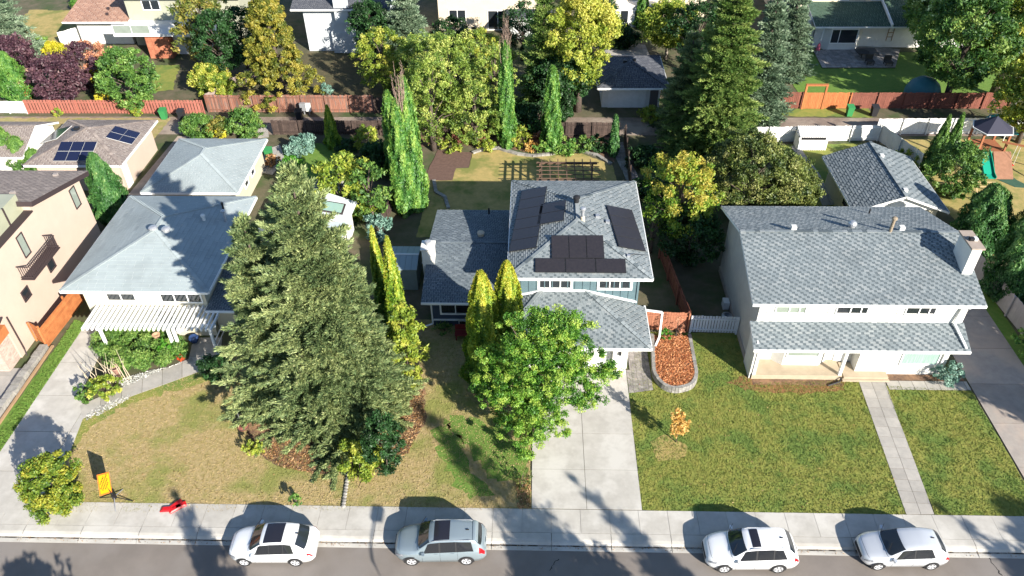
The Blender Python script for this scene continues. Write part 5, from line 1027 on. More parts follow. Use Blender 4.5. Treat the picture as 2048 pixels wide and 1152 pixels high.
tr(shrub, 1045, 975, 940, .5, 'shrub', 'grey-green tuft beside the left edge of the driveway', L_OLV, seed=159, leaf=.06, dens=.5)
tr(shrub, 890, 662, 650, .7, 'shrub', 'small plant below the wide window of the blue house', L_GRN, seed=160, leaf=.08, dens=.5)
tr(shrub, 445, 760, 715, 1.1, 'shrub', 'dark shrub at the foot of the low spruce beside the path', L_DRK, seed=161, leaf=.09)
tr(shrub, 245, 495-45, 400, .5, 'shrub', 'dark low plant in the gap between the beige house and the bungalow', L_DRK, seed=162) if False else None
jn = thing('juniper_bed', 'wide spreading juniper below the white pergola', 'shrub', (0, 0, 0)); rng = np.random.default_rng(5)
P = gs((185, 690), (215, 665), (300, 655), (365, 680), (385, 705), (345, 735), (280, 752), (225, 742)); Pl = [(p.x, p.y) for p in P]; cc = sum(P, Vector())/8; jn.location = (cc.x, cc.y, 0); K = []
while len(K) < 150:
    x, y = rng.uniform(min(a for a, b in Pl), max(a for a, b in Pl)), rng.uniform(min(b for a, b in Pl), max(b for a, b in Pl))
    if inside(x, y, Pl): K.append((x-cc.x, y-cc.y, .25+.75*rng.random()))
K = np.array(K); C, A, N, i = scatter(K, np.tile([.42, .42, .3], (150, 1)), 230, rng=rng, up=.6)
o = D.objects.new('foliage', leafmesh('foliage', C, A, N, .14, .05, .25+.5*rng.random(150)[i]+rng.normal(size=len(i))*.15+.3*(C[:, 2]-.6), L_JUN)); COL.objects.link(o); o.parent = jn
for bx, by, lb, m_, r in ((215, 790, 'yellowing lily clump on the bed beside the curved path', L_YGR, .9), (178, 800, 'leafy green ground plant at the tip of the flower bed', L_GRN, .6), (345, 712, 'lime green leafy plant at the right end of the spreading juniper', L_LSH, .7)):
    tr(shrub, bx, by, by-28, r, 'garden_plant', lb, m_, seed=bx, leaf=.11)
st = thing('dry_stalks', 'tall bare beige stalks leaning over the flower bed', 'dry stalks', tuple(g(215, 770)))
sm = mat('dry_stalk', (.50, .42, .30), rough=.9)
for i in range(16):
    b0 = g(185+i*5.2, 776-i*1.2); part('stalk', MB().tube([b0, b0+Vector((random.uniform(-.25, .25), random.uniform(-.2, .2), 1.1)), b0+Vector((random.uniform(-.5, .4), random.uniform(-.3, .5), random.uniform(1.5, 2.3)))], [.03, .022, .008], 5), sm, st)
chips('pebbles', gs((235, 762), (300, 742), (340, 735), (372, 722), (330, 738), (250, 775)), 900, L_WHT, .09, .03, 'white pebbles edging the curved path')
chips('pebbles', gs((172, 828), (215, 805), (262, 790), (255, 800), (200, 830), (172, 842)), 500, L_WHT, .09, .02, 'white stones along the lawn edge of the curved path')
chips('leaf_litter', gs((500, 890), (560, 935), (640, 950), (700, 942), (760, 937), (818, 905), (850, 840), (845, 760), (800, 720), (780, 850)), 5200, L_MUL, .09, .02, 'fallen orange leaves and bark around the spruces')
chips('leaf_litter', gs((1036, 1018), (1030, 960), (1060, 950), (1062, 1018)), 500, L_MUL, .08, .02, 'brown litter beside the driveway edge')
chips('fallen_leaves', left_lawn, 260, L_MUL, .06, .03, 'scattered fallen leaves on the left lawn')
chips('fallen_leaves', right_lawn, 260, L_MUL, .06, .03, 'scattered fallen leaves on the right lawn')
chips('gutter_leaves', [Vector((-27, 22.75)), Vector((27, 22.75)), Vector((27, 23.0)), Vector((-27, 23.0))], 700, L_MUL, .05, -.12, 'small leaves and grit lying in the gutter')
# back border plants
for bx, by, lb, m_, r, dy in ((1040, 292, 'yellow-green shrub right of the bare-topped poplar', L_YGR, .9, 35), (1062, 300, 'orange leaved low plant in the curved border', L_ORG, .7, 14), (1075, 285, 'red leaved shrub between the two poplars', L_PNK, .7, 20), (1085, 305, 'leafy green plant in the curved border', L_POP, .8, 22), (1130, 304, 'big leaved green plant below the narrow poplar', L_POP, 1.1, 24), (1168, 300, 'green plant at the shaded end of the border', L_GRN, 1.0, 22), (1195, 300, 'dark green plant in the shade by the path', L_DRK, 1.1, 24), (900, 300, 'yellow leafy plants behind the soil plot', L_YGR, 1.0, 14), (975, 300, 'lime green plant beside the stone border', L_YGR, .8, 18), (1110, 240, 'dark undergrowth behind the alley', L_DRK, 1.8, 30), (1290, 330, 'dark undergrowth right of the curved path', L_DRK, 1.6, 30), (1300, 240, 'sunlit weeds at the corner of the charcoal-roofed garage', L_YGR, 1.2, 22), (1815, 325, 'yellowish weeds behind the gabled garage', L_YGR, 1.3, 22), (1290, 390, 'dark shrub beside the rear corner of the solar roof', L_DRK, 1.3, 30), (1020, 250, 'dark hedge in the shade across the alley', L_DRK, 2.0, 40), (870, 155, 'dark hedge behind the willows', L_DRK, 2.0, 40)):
    tr(shrub, bx, by, by-dy, r, 'shrub', lb, m_, seed=int(bx*3+by), dens=1.1)
# street trees across the road, behind the camera's lower edge; their shadows cross the road
for x, y, h, r, lb, k in ((18.8, 7.4, 12.5, 2.4, 'narrow spruce across the road just right of the tall one', 1), (14.6, 6.6, 17, 3.6, 'tall spruce across the road opposite the driveway', 1), (-5.9, 9.3, 10.4, 2.5, 'young spruce across the road on the left', 1), (-16, 9.0, 7.2, 2.4, 'leafy tree across the road at the far left', 0), (40, 8.5, 10.2, 3.0, 'leafy tree across the road at the right', 0), (37, 7.5, 11.5, 2.6, 'spruce across the road at the right', 1), (12.3, 8.5, 9.2, 2.6, 'leafy tree across the road left of the tall spruce', 0), (44, 30, 11, 3.2, 'leafy tree on the lot right of the driveway', 0), (39.5, 24.5, 10, 3.4, 'leafy tree on the lot beyond the right driveway', 0), (36.5, 30.5, 7.5, 2.8, 'dense leafy tree just beyond the right driveway', 0)):
    if k: conifer('spruce_tree', (x, y, 0), h, r, lb, L_SPR, br=180, per=90, spray=.20, wide=.09, seed=200+int(x))
    else: deciduous('street_tree', (x, y, 0), h, r, lb, L_GRN, seed=200+int(x), leaf=.2, dens=.6)
# turf tufts
turf('grass', [left_lawn, mid_lawn], 60000, GRASSD, .045, 'dry yellow-brown grass blades of the left front lawns', .004, .035)
turf('grass', [right_lawn, far_right_lawn], 60000, GRASSG, .05, 'olive green grass blades of the right front lawns', .004, .038)
turf('grass', [gs((0, 905), (-10, 880), (150, 640), (172, 648))], 6000, GRASSL, .05, 'lush green grass strip along the left driveway', .004, .07)

# ================================================================== CARS
def make_car(name, label, paint, L, W, Hh, wb, gx0, style, glass=GLASS, rails=False, roofglass=None, rim=None, spoiler=False):
    """car along x, nose at -x, origin on the ground at the middle of the wheelbase"""
    th = thing(name, label, 'car', (0, 0, 0)); fo = (L-wb)*.46; xn = -wb/2-fo; xt = xn+L
    bh = Hh*.60; hood = xn+L*.245; ws = xn+L*style['ws']; rr_ = xn+L*style['roof_end']; bt_ = xn+L*style['belt_end']
    def ztop(x):
        f = (x-xn)/L
        return float(np.interp(f, [0, .015, .06, .16, (hood-xn)/L, (ws-xn)/L, (ws-xn)/L+.12, (ws-xn)/L+.28, (rr_-xn)/L, (bt_-xn)/L, .985, 1], [Hh*.42, Hh*.49, Hh*.555, Hh*.60, Hh*.64, Hh*.935, Hh*.985, Hh, Hh*style['rz'], Hh*style['bz'], Hh*.55, Hh*.42]))
    def hw(x):
        f = (x-xn)/L; return W/2*float(np.interp(f, [0, .02, .06, .14, .3, .75, .9, .97, 1], [.60, .72, .86, .965, 1, 1, .955, .86, .74]))
    def rw_(x):
        f = (x-xn)/L; return hw(x)*float(np.interp(f, [0, (hood-xn)/L, (ws-xn)/L, (rr_-xn)/L, (bt_-xn)/L, 1], [.80, .86, .70, .68, .80, .85]))
    def belt(x):
        f = (x-xn)/L; return min(ztop(x)-.01, Hh*float(np.interp(f, [0, .05, .2, .35, .8, .95, 1], [.36, .47, .555, .585, .64, .60, .40])))
    def zb(x):
        f = (x-xn)/L; return .2+.13*max(0, 1-f/.06)+.16*max(0, (f-.94)/.06)
    def ring(x):
        w, r_, b, t, z0 = hw(x), rw_(x), belt(x), ztop(x), zb(x); cr = .045*min(1, r_)
        half = [(0, z0), (w*.80, z0), (w*.955, z0+.05), (w*.99, z0+(b-z0)*.35), (w*1.0, z0+(b-z0)*.62), (w*.975, b-.03), (w*.955, b)]
        for s in (.25, .5, .75): half.append((w*.955+(r_-w*.955)*s, b+(t-.035-b)*s))
        half += [(r_, max(b, t-.035)), (r_*.93, t-.008), (r_*.6, t+cr*.55), (0, t+cr)]
        return half
    xs = sorted(set([xn+L*q for q in (0, .006, .015, .03, .05, .08, .12, .16, .2, .245)]+[hood+(ws-hood)*q for q in (.25, .5, .75, 1)]+[ws+(rr_-ws)*q for q in (.1, .2, .35, .5, .65, .8, .9, 1)]+[rr_+(bt_-rr_)*q for q in (.25, .5, .75, 1)]+[bt_+(xt-bt_)*q for q in (.4, .7, .85, .95, 1)]))
    rings = [ring(x) for x in xs]; n = len(rings[0]); mb = MB(); full = 2*n-2
    wr = Hh*.205
    for x, h in zip(xs, rings): mb.v += [(x, -a, z) for a, z in h]+[(x, a, z) for a, z in h[-2:0:-1]]
    for i in range(len(xs)-1):
        for j in range(full): a = i*full+j; b = i*full+(j+1) % full; mb.f.append((a, a+full, b+full, b)); mb.m.append(1 if min(j, full-1-j) < 2 else 0)
    mb.f.append(tuple(range(full))); mb.m.append(0); e = (len(xs)-1)*full; mb.f.append(tuple(range(e+full-1, e-1, -1))); mb.m.append(0)
    plast = mat('black_plastic', (.03, .03, .032), rough=.6)
    body = part('body', mb, [paint, plast], th, smooth=True)
    def surf(x, s, side=None):
        """point on the shell: s in 0..n-1 along the half ring"""
        h = ring(x); i = min(int(s), n-2); f = s-i; return Vector((x, h[i][0]*(1-f)+h[i+1][0]*f, h[i][1]*(1-f)+h[i+1][1]*f))
    def patch(nm, m, xa, xb, sa, sb, side, nx=6, ns=4, off=.012, par=th, slant=0, slant2=0, smooth=True, label=None):
        q = MB(); G_ = []
        for i in range(nx+1):
            for j in range(ns+1):
                t = i/nx; s = sa+(sb-sa)*j/ns; x = (xa+slant*j/ns)*(1-t)+(xb+slant2*j/ns)*t; p = surf(x, s)
                c = Vector((x, 0, Hh*.45)); d = (p-c); d.x = 0; d = d.normalized()*off; p = p+d+Vector((off*.4*(-1 if x < 0 else 1), 0, 0)); G_.append((p.x, p.y*side, p.z))
        q.v = G_
        for i in range(nx):
            for j in range(ns):
                a = i*(ns+1)+j; f_ = (a, a+1, a+ns+2, a+ns+1); q.f.append(f_ if side > 0 else f_[::-1]); q.m.append(0)
        return part(nm, q, m, par, label, smooth=smooth)
    def across(nm, m, xa, xb, s0, nx=6, off=.014, par=th, bow=0, bow2=0):
        """panel spanning both sides, from ring position s0 on the right over the top to s0 on the left"""
        q = MB(); S_ = [s0+(n-1-s0)*j/5 for j in range(6)]; cols = [(s, -1) for s in S_]+[(s, 1) for s in S_[-2::-1]]; k = len(cols)
        for i in range(nx+1):
            for s, sd in cols:
                y01 = (n-1-s)/(n-1-s0); t = i/nx; x = (xa+bow*y01**2)*(1-t)+(xb+bow2*y01**2)*t; p = surf(x, s); q.v.append((p.x, p.y*sd, p.z+off))
        for i in range(nx):
            for j in range(k-1): a = i*k+j; q.f.append((a, a+k, a+k+1, a+1)); q.m.append(0)
        return part(nm, q, m, par, smooth=True)
    across('windshield', glass, hood+.06, ws-.03, 10.2, bow=.16, bow2=.10, off=.016)
    across('rear_window', glass, rr_+style.get('rw0', .05), bt_-.04, 10.3, bow=-.07, bow2=-.1, off=.016)
    if roofglass:
        a, b, s0 = roofglass; across('sunroof', SOLARB if False else mat('dark_roof_glass', (.02, .02, .028), rough=.12, spec=.6), xn+L*a, xn+L*b, s0, off=.012)
    gl = mat('side_glass', (.018, .02, .024), rough=.08, spec=.7)
    wx = style['win']
    for side in (-1, 1):
        patch('window_trim', plast, xn+L*(wx[0][0]-.006), xn+L*(wx[-1][1]+.006), 6.15, 9.75, side, 16, 4, .006, slant=(wx[0][2]-.002)*L, slant2=wx[-1][3]*L)
        for xa, xb, sl, sl2 in wx: patch('side_window', gl, xn+L*xa, xn+L*xb, 6.25, 9.6, side, 5, 4, .012, slant=sl*L, slant2=sl2*L)
        for xd in style['doors']: patch('door_seam', plast, xn+L*xd, xn+L*xd+.012, 2.2, 6.1, side, 1, 5, .004)
        for xd in style['handles']: q = surf(xn+L*xd, 5.0); part('door_handle', MB().box(q.x-.09, q.x+.09, side*q.y-.02, side*q.y+.02, q.z-.015, q.z+.015), paint, th)
        patch('headlight', mat('headlight_lens', (.35, .37, .4), (.12, .12, .14), 12, .1, spec=.8), xn+L*.018, xn+L*.10, 4.5, 5.9, side, 5, 3, .014)
        patch('taillight', mat('taillight_red', (.42, .01, .015), rough=.15, spec=.6), xn+L*.925, xn+L*.985, 4.6, 6.6+style.get('tl', 0), side, 5, 3, .014)
        mi = surf(xn+L*.325, 6.3); mr = part('mirror', MB().prism([(mi.x-.10, side*(mi.y+.04)), (mi.x+.05, side*(mi.y+.02)), (mi.x+.07, side*(mi.y+.22)), (mi.x-.06, side*(mi.y+.24))], mi.z+.0, mi.z+.13), paint, th)
        if rails: part('roof_rail', MB().tube([surf(ws+.15, 11)*1, surf(ws+.3, 10.9)+Vector((0, 0, .04)), surf(rr_-.3, 10.9)+Vector((0, 0, .04)), surf(rr_-.12, 11)] if side > 0 else [Vector((p.x, -p.y, p.z)) for p in (surf(ws+.15, 11), surf(ws+.3, 10.9)+Vector((0, 0, .04)), surf(rr_-.3, 10.9)+Vector((0, 0, .04)), surf(rr_-.12, 11))], .02, 6), STEEL, th)
        for sx in (-wb/2, wb/2):
            y = side*(W/2-.10); R0 = wr
            arch = MB(); k0 = len(arch.v); pts = [(sx+math.cos(a)*(R0+.06), R0+math.sin(a)*(R0+.06)) for a in [math.pi*q/12 for q in range(-1, 14)]]
            sd = side*(hw(sx)+.006); arch.v = [(x, sd, max(.16, z)) for x, z in pts]; arch.f = [tuple(range(len(pts)))] if side < 0 else [tuple(range(len(pts)-1, -1, -1))]; arch.m = [0]; part('wheel_arch', arch, plast, th)
            wh = D.objects.new('wheel', None); COL.objects.link(wh); wh.parent = th; wh.location = (sx, 0, R0)
            t_ = MB(); pr_ = [(R0*.66, .0), (R0*.97, .0), (R0, .03), (R0, .19), (R0*.97, .22)]
            nn = 28
            for r_, d in pr_: t_.v += [(sx+r_*math.cos(2*math.pi*q/nn), side*(hw(sx)+.025-d), R0+r_*math.sin(2*math.pi*q/nn)) for q in range(nn)]
            for i in range(len(pr_)-1):
                for q in range(nn): a, b = i*nn+q, i*nn+(q+1) % nn; f_ = (a, b, b+nn, a+nn); t_.f.append(f_ if side > 0 else f_[::-1]); t_.m.append(0)
            part('tyre', t_, mat('tyre_rubber', (.025, .025, .026), rough=.8), wh)
            rm = MB(); yo = side*(hw(sx)+.02)
            rm.v = [(sx+R0*.68*math.cos(2*math.pi*q/nn), yo-side*.05, R0+R0*.68*math.sin(2*math.pi*q/nn)) for q in range(nn)]; rm.f = [tuple(range(nn))] if side < 0 else [tuple(range(nn-1, -1, -1))]; rm.m = [1]
            for s in range(5):
                a = s*2*math.pi/5+.3
                for da in (-.16, .16): rm.bar((sx+.03*math.cos(a), yo-side*.02, R0+.03*math.sin(a)), (sx+R0*.64*math.cos(a+da), yo-side*.01, R0+R0*.64*math.sin(a+da)), .035, .03, up=(0, 1, 0))
            for q in range(nn): a, b = 2*math.pi*q/nn, 2*math.pi*(q+1)/nn; rm.bar((sx+R0*.66*math.cos(a), yo-side*.01, R0+R0*.66*math.sin(a)), (sx+R0*.66*math.cos(b), yo-side*.01, R0+R0*.66*math.sin(b)), .03, .03, up=(0, 1, 0))
            part('rim', rm, [rim or mat('alloy', (.6, .6, .62), rough=.25, metal=.8), BLACK], wh)
    gz = Hh*.36; part('grille', MB().slab([(xn-.012, -W*.24, gz-.1), (xn-.012, W*.24, gz-.1), (xn-.008, W*.25, gz+.10), (xn-.008, -W*.25, gz+.10)], (1, 0, 0), -.01, .01), BLACK, th)
    q = surf(xn+L*.8, n-1); part('antenna', MB().prism([(q.x-.08, -.02), (q.x+.08, -.02), (q.x+.08, .02), (q.x-.08, .02)], q.z, q.z+.05), BLACK, th)
    for s_ in (-.30, .32):
        a_ = surf(hood+.10, n-1); part('wiper', MB().bar((a_.x, s_*W, a_.z+.03), (a_.x+.30, s_*W+.42, a_.z+.21), .02), BLACK, th)
    across('hood_seam', plast, hood+.012, hood+.026, 9.4, nx=1, off=.006, bow=.12, bow2=.12); across('hood_seam', plast, xn+L*.045, xn+L*.045+.012, 9.0, nx=1, off=.005, bow=.10, bow2=.10)
    part('number_plate', MB().box(xt+.002, xt+.012, -.16, .16, Hh*.44, Hh*.52), WTRIM, th); across('tailgate_seam', plast, rr_+.02, rr_+.03, 9.6, nx=1, off=.004)
    if spoiler: across('spoiler', paint, rr_-.12, rr_+.14, 10.6, off=.03)
    return th
WP = mat('white_car_paint', (.74, .75, .76), rough=.3, spec=.5, coat=.6); BP = mat('blue_grey_car_paint', (.27, .33, .365), rough=.32, metal=.35, coat=.7); SP = mat('silver_car_paint', (.60, .62, .65), rough=.3, metal=.3, coat=.7)
suv = dict(ws=.40, roof_end=.80, belt_end=.925, rz=.93, bz=.66, win=((.335, .50, .055, 0), (.51, .66, 0, 0), (.67, .78, 0, -.03)), doors=(.315, .505, .69), handles=(.465, .65), tl=-.3)
boxy = dict(ws=.385, roof_end=.885, belt_end=.965, rz=.95, bz=.68, win=((.325, .49, .055, 0), (.51, .67, 0, 0), (.685, .86, 0, -.025)), doors=(.305, .50, .69), handles=(.46, .64), tl=1.6)
crv = dict(ws=.40, roof_end=.865, belt_end=.955, rz=.94, bz=.67, win=((.335, .505, .06, 0), (.525, .69, 0, 0), (.705, .84, 0, -.05)), doors=(.31, .515, .70), handles=(.47, .66), tl=.6)
hatch = dict(ws=.435, roof_end=.86, belt_end=.955, rz=.92, bz=.68, win=((.345, .55, .075, 0), (.565, .79, 0, -.05)), doors=(.32, .56, .74), handles=(.52, .70), tl=0)
def place(car, wf, wr_, W):
    a, b = g(*wf, -.14), g(*wr_, -.14); ang = math.atan2(b.y-a.y, b.x-a.x); m = (a+b)/2; nrm = Vector((-math.sin(ang), math.cos(ang), 0)); car.location = m+nrm*(W/2); car.location.z = -.14; car.rotation_euler.z = ang
sc_ = []
c = make_car('parked_car', 'white coupe-roofed compact SUV with a large dark sunroof, leftmost car at the kerb', WP, 4.42, 1.84, 1.58, 2.60, 0, suv, roofglass=(.44, .655, 11.15), rim=mat('alloy', (.6, .6, .62))); c['group'] = 'cars parked along the kerb'; place(c, (492, 1132.5), (591.7, 1132.5), 1.84)
c = make_car('parked_car', 'blue-grey wagon-like SUV with tall red taillights parked second from the left', BP, 4.63, 1.88, 1.70, 2.77, 0, boxy, roofglass=(.44, .61, 11.2), rails=True, spoiler=True); c['group'] = 'cars parked along the kerb'; place(c, (826, 1131.5), (932, 1130), 1.88)
c = make_car('parked_car', 'white SUV with a small square sunroof parked in front of the right lawn', WP, 4.60, 1.85, 1.68, 2.68, 0, crv, roofglass=(.47, .56, 11.4), rails=True); c['group'] = 'cars parked along the kerb'; place(c, (1447, 1146.5), (1554, 1146), 1.85)
c = make_car('parked_car', 'silver hatchback parked below the front walk, rightmost car', SP, 4.30, 1.78, 1.48, 2.65, 0, hatch); c['group'] = 'cars parked along the kerb'; place(c, (1752.7, 1141), (1860.6, 1140), 1.78)

# ================================================================== SMALL THINGS
# street lamp across the road, its head reaching over the carriageway
sl = thing('street_lamp', 'steel street lamp across the road with a curved arm', 'street lamp', (2.9, 8.4, 0)); part('pole', MB().tube([(2.9, 8.4, 0), (2.9, 8.4, 4), (2.9, 8.4, 7.2), (2.85, 8.9, 8.0), (2.8, 10.0, 8.3), (2.75, 11.2, 8.25)], [.1, .09, .07, .06, .05, .045], 10), STEEL, sl); part('lamp_head', MB().box(2.5, 3.0, 11.1, 11.9, 8.12, 8.3), STEEL, sl)
def crack(pts, w):
    q = MB(); P = [g(x, y, -.136) for x, y in pts]; out = []
    for a, b_ in zip(P[:-1], P[1:]):
        for t in range(5): out.append(a.lerp(b_, t/5)+Vector((random.uniform(-.06, .06), random.uniform(-.05, .05), 0)))
    out.append(P[-1]); rd = D.objects['road']
    for a, b_ in zip(out[:-1], out[1:]): n_ = Vector((-(b_-a).y, (b_-a).x, 0)).normalized()*w*random.uniform(.3, 1); q.quad(a-n_, b_-n_, b_+n_, a+n_)
    part('crack', q, DARK, rd)
crack([(1342, 1093), (1362, 1070), (1385, 1060)], .02); crack([(1975, 1110), (1990, 1135), (2005, 1152)], .03); crack([(1100, 1140), (1106, 1128), (1118, 1118)], .02)
# planter with wood chips
po = gs((1305, 668), (1308, 745), (1325, 768), (1350, 777), (1384, 769), (1394, 750), (1379, 668), z=.4); pl_ = thing('planter', 'raised stone planter with rounded front filled with orange wood chips', 'planter', (8.9, 36, 0))
def arc(P, n=5):
    out = []
    for i in range(len(P)):
        a, b, c_ = P[i-1], P[i], P[(i+1) % len(P)]
        if 0 < i < 6:
            p, q = b+(a-b)*.45*min(1, 1/(a-b).length), b+(c_-b)*.45*min(1, 1/(c_-b).length)
            for t in range(n): f = t/(n-1); out.append(p*(1-f)**2+b*2*f*(1-f)+q*f*f)
        else: out.append(b)
    return out
PO = arc(po); cen = sum(PO, Vector())/len(PO)
for i in range(len(PO)-1):
    a, b = PO[i], PO[i+1]; L_ = (b-a).length; k = max(1, round(L_/.42))
    for j in range(k):
        p, q = a+(b-a)*(j/k), a+(b-a)*((j+1)/k); d = (q-p)*.02
        for lv in range(3): part('stone', MB().bar((p.x+d.x, p.y+d.y, .08+lv*.15), (q.x-d.x, q.y-d.y, .08+lv*.15), .24-.012*lv, .14), ROCK, pl_)
inn = [cen+(p-cen)*.95 for p in PO]; part('soil', MB().prism([(p.x, p.y) for p in inn], 0, .38), mat('chip_base', (.36, .17, .09), (.25, .11, .06), 6, .95), pl_); chips('wood_chips', inn, 5200, L_CHIP, .085, .40, parent=pl_)
# curved stone border of the back lawn
br_ = thing('stone_border', 'curved border of pale stones edging the back lawn', 'stone border', tuple(g(1080, 308)))
cv = gs((945, 307), (965, 300), (995, 297), (1010, 302), (1035, 309), (1065, 313), (1100, 310), (1125, 304), (1165, 302), (1195, 312), (1222, 330))
for a, b in zip(cv[:-1], cv[1:]):
    k = max(1, round((b-a).length/.4))
    for j in range(k): p, q = a+(b-a)*(j/k), a+(b-a)*((j+.94)/k); part('stone', MB().bar((p.x, p.y, .08), (q.x, q.y, .08), .32+random.uniform(-.04, .04), .18+random.uniform(-.03, .03)), ROCK, br_)
br2 = thing('stone_border', 'low stone edging winding left of the shaded back lawn', 'stone border', tuple(g(880, 380))); cv = gs((868, 362), (872, 385), (890, 395), (897, 418))
for a, b in zip(cv[:-1], cv[1:]):
    k = max(1, round((b-a).length/.4))
    for j in range(k): p, q = a+(b-a)*(j/k), a+(b-a)*((j+.94)/k); part('stone', MB().bar((p.x, p.y, .07), (q.x, q.y, .07), .3, .16), ROCK, br2)
rk = thing('stone_row', 'short row of small stones dividing the two front lawns', 'stone row', tuple(g(690, 985)))
for i in range(12): p = g(697-i*.9, 945+i*6.2); part('stone', MB().lathe(p, [(.10, 0), (.13, .05), (.08, .12), (0, .13)], 7), ROCK, rk)
# back yard timber pergola
bp = thing('pergola', 'low brown timber pergola over the back lawn behind the blue house', 'pergola', (3.3, 53, 0))
for x in (.5, 4.9):
    for y in (54.9, 57.7): part('post', MB().box(x-.07, x+.07, y-.07, y+.07, 0, 2.1), WOODP, bp)
for y in (54.9, 57.7): part('beam', MB().box(.2, 5.3, y-.05, y+.05, 2.1, 2.3), WOODP, bp)
for i in range(7): part('rafter', MB().box(i*.68+.6, i*.68+.67, 54.4, 58.0, 2.302, 2.44), WOODP, bp)
for i in range(5): part('slat', MB().box(.2, 5.4, 54.8+i*.62, 54.86+i*.62, 2.442, 2.49), WOODP, bp)
# bins
def bin_(x, y, label, m, name='wheelie_bin', grp='wheeled bins along the alley'):
    b = g(x, y); th = thing(name, label, 'bin', (b.x, b.y, 0), grp); q = MB(); q.v = [(b.x+a, b.y+c, z) for z, s in ((.06, .24), (.95, .31)) for a, c in ((-s, -s), (s, -s), (s, s), (-s, s))]; q.f = [(3, 2, 1, 0), (4, 5, 6, 7), (0, 1, 5, 4), (1, 2, 6, 5), (2, 3, 7, 6), (3, 0, 4, 7)]; q.m = [0]*6
    part('body', q, m, th); part('lid', MB().slab([(b.x-.33, b.y-.36, .96), (b.x+.33, b.y-.36, .96), (b.x+.33, b.y+.33, 1.08), (b.x-.33, b.y+.33, 1.08)], (0, 0, 1), 0, .05), m, th); part('handle', MB().bar((b.x-.25, b.y+.38, 1.0), (b.x+.25, b.y+.38, 1.0), .05), BLACK, th)
    for s in (-.25, .25): part('wheel', MB().tube([(b.x+s-.03, b.y+.26, .1), (b.x+s+.03, b.y+.26, .1)], .1, 10), BLACK, th)
    return th
GB = mat('green_bin_plastic', (.04, .22, .07), rough=.5); KB = mat('black_bin_plastic', (.025, .025, .028), rough=.5)
bin_(330, 238, 'green wheelie bin beside the picket fence gap', GB); bin_(366, 240, 'black wheelie bin in front of the salmon picket fence', KB); bin_(600, 240, 'black wheelie bin against the weathered cedar fence', KB); bin_(1697, 232, 'bright green wheelie bin in front of the red brown fence', GB); bin_(1746, 232, 'black wheelie bin in the fence shade at the right', KB); bin_(540, 318, 'green wheelie bin behind the pale garage corner', GB)
el = thing('utility_box', 'grey utility box beside the black bin on the cedar fence', 'utility box', tuple(g(610, 232))); b = g(612, 230); part('box', MB().box(b.x-.45, b.x+.1, b.y-.15, b.y+.15, .5, 1.3), STEEL, el); part('box', MB().box(b.x+.14, b.x+.6, b.y-.15, b.y+.15, .45, 1.25), ALU, el); part('post', MB().box(b.x-.2, b.x-.1, b.y+.1, b.y+.2, 0, .5).box(b.x+.3, b.x+.4, b.y+.1, b.y+.2, 0, .5), STEEL, el)
# orange road sign on spring stand
b = g(232, 1000); rs = thing('road_sign', 'orange diamond roadwork sign on a folding black stand beside the sidewalk', 'road sign', (b.x, b.y, 0))
tilt = Vector((-.30, -.10, 1)).normalized(); ce = b+Vector((-.25, .12, 1.28)); nn = Vector((.92, .12, .16)).normalized(); u_ = Z3.cross(nn).normalized(); v_ = nn.cross(u_); u2, v2 = (u_+v_)/math.sqrt(2), (v_-u_)/math.sqrt(2); s = .56
sp = part('sign_panel', MB().slab([ce-u2*s-v2*s, ce+u2*s-v2*s, ce+u2*s+v2*s, ce-u2*s+v2*s], nn, -.01, .01), mat('sign_orange', (.85, .22, .03), rough=.5), rs); part('sign_face', MB().slab([ce-u2*s*.86-v2*s*.86, ce+u2*s*.86-v2*s*.86, ce+u2*s*.86+v2*s*.86, ce-u2*s*.86+v2*s*.86], nn, .011, .014), mat('sign_yellow', (.9, .45, .01), rough=.5), sp)
tx = MB()
for r_ in range(4):
    w_ = (.30, .46, .42, .22)[r_]; x = -w_
    while x < w_-.03: cwid = random.choice((.05, .065, .08)); a = ce+u_*x+v_*(.27-.17*r_); tx.slab([a, a+u_*cwid, a+u_*cwid+v_*.085, a+v_*.085], nn, .0145, .0165); x += cwid+.035
part('lettering', tx, BLACK, sp, 'rows of small black lettering', kind='stuff')
part('mast', MB().bar(b+Z3*.25, ce-Z3*.05-nn*.03, .05), BLACK, rs)
for dx, dy in ((-.95, .12), (.95, -.05), (.3, -.75), (.1, .7)): part('leg', MB().bar(b+Z3*.3, b+Vector((dx, dy, .02)), .035), BLACK if dx > .5 or dx < -.5 else STEEL, rs)
part('spring_base', MB().box(b.x-.09, b.x+.09, b.y-.09, b.y+.09, .18, .42), BLACK, rs)
b = g(348, 1018); sbg = thing('sandbags', 'bright red folded plastic sandbags on the grass beside the sidewalk', 'sandbags', (b.x, b.y, 0)); RD = mat('red_plastic', (.60, .015, .02), (.48, .01, .015), 4, .4)
for dx, dy, rz_, sx_ in ((-.25, -.05, .1, .42), (.12, .0, .7, .36), (.05, .22, .9, .34), (.3, .16, .6, .3)):
    q = MB(); ca, sa = math.cos(rz_), math.sin(rz_)
    for z, s in ((0, 1), (.07, 1.05), (.14, .7)): q.v += [(b.x+dx+(a*ca-c_*sa)*s, b.y+dy+(a*sa+c_*ca)*s, z+.01*(dx > 0)) for a, c_ in ((-sx_, -.15), (sx_, -.15), (sx_*1.05, .15), (-sx_*.95, .16))]
    for l in range(2):
        for j in range(4): q.f.append((l*4+j, l*4+(j+1) % 4, l*4+4+(j+1) % 4, l*4+4+j)); q.m.append(0)
    q.f.append((8, 9, 10, 11)); q.m.append(0); part('bag', q, RD, sbg)
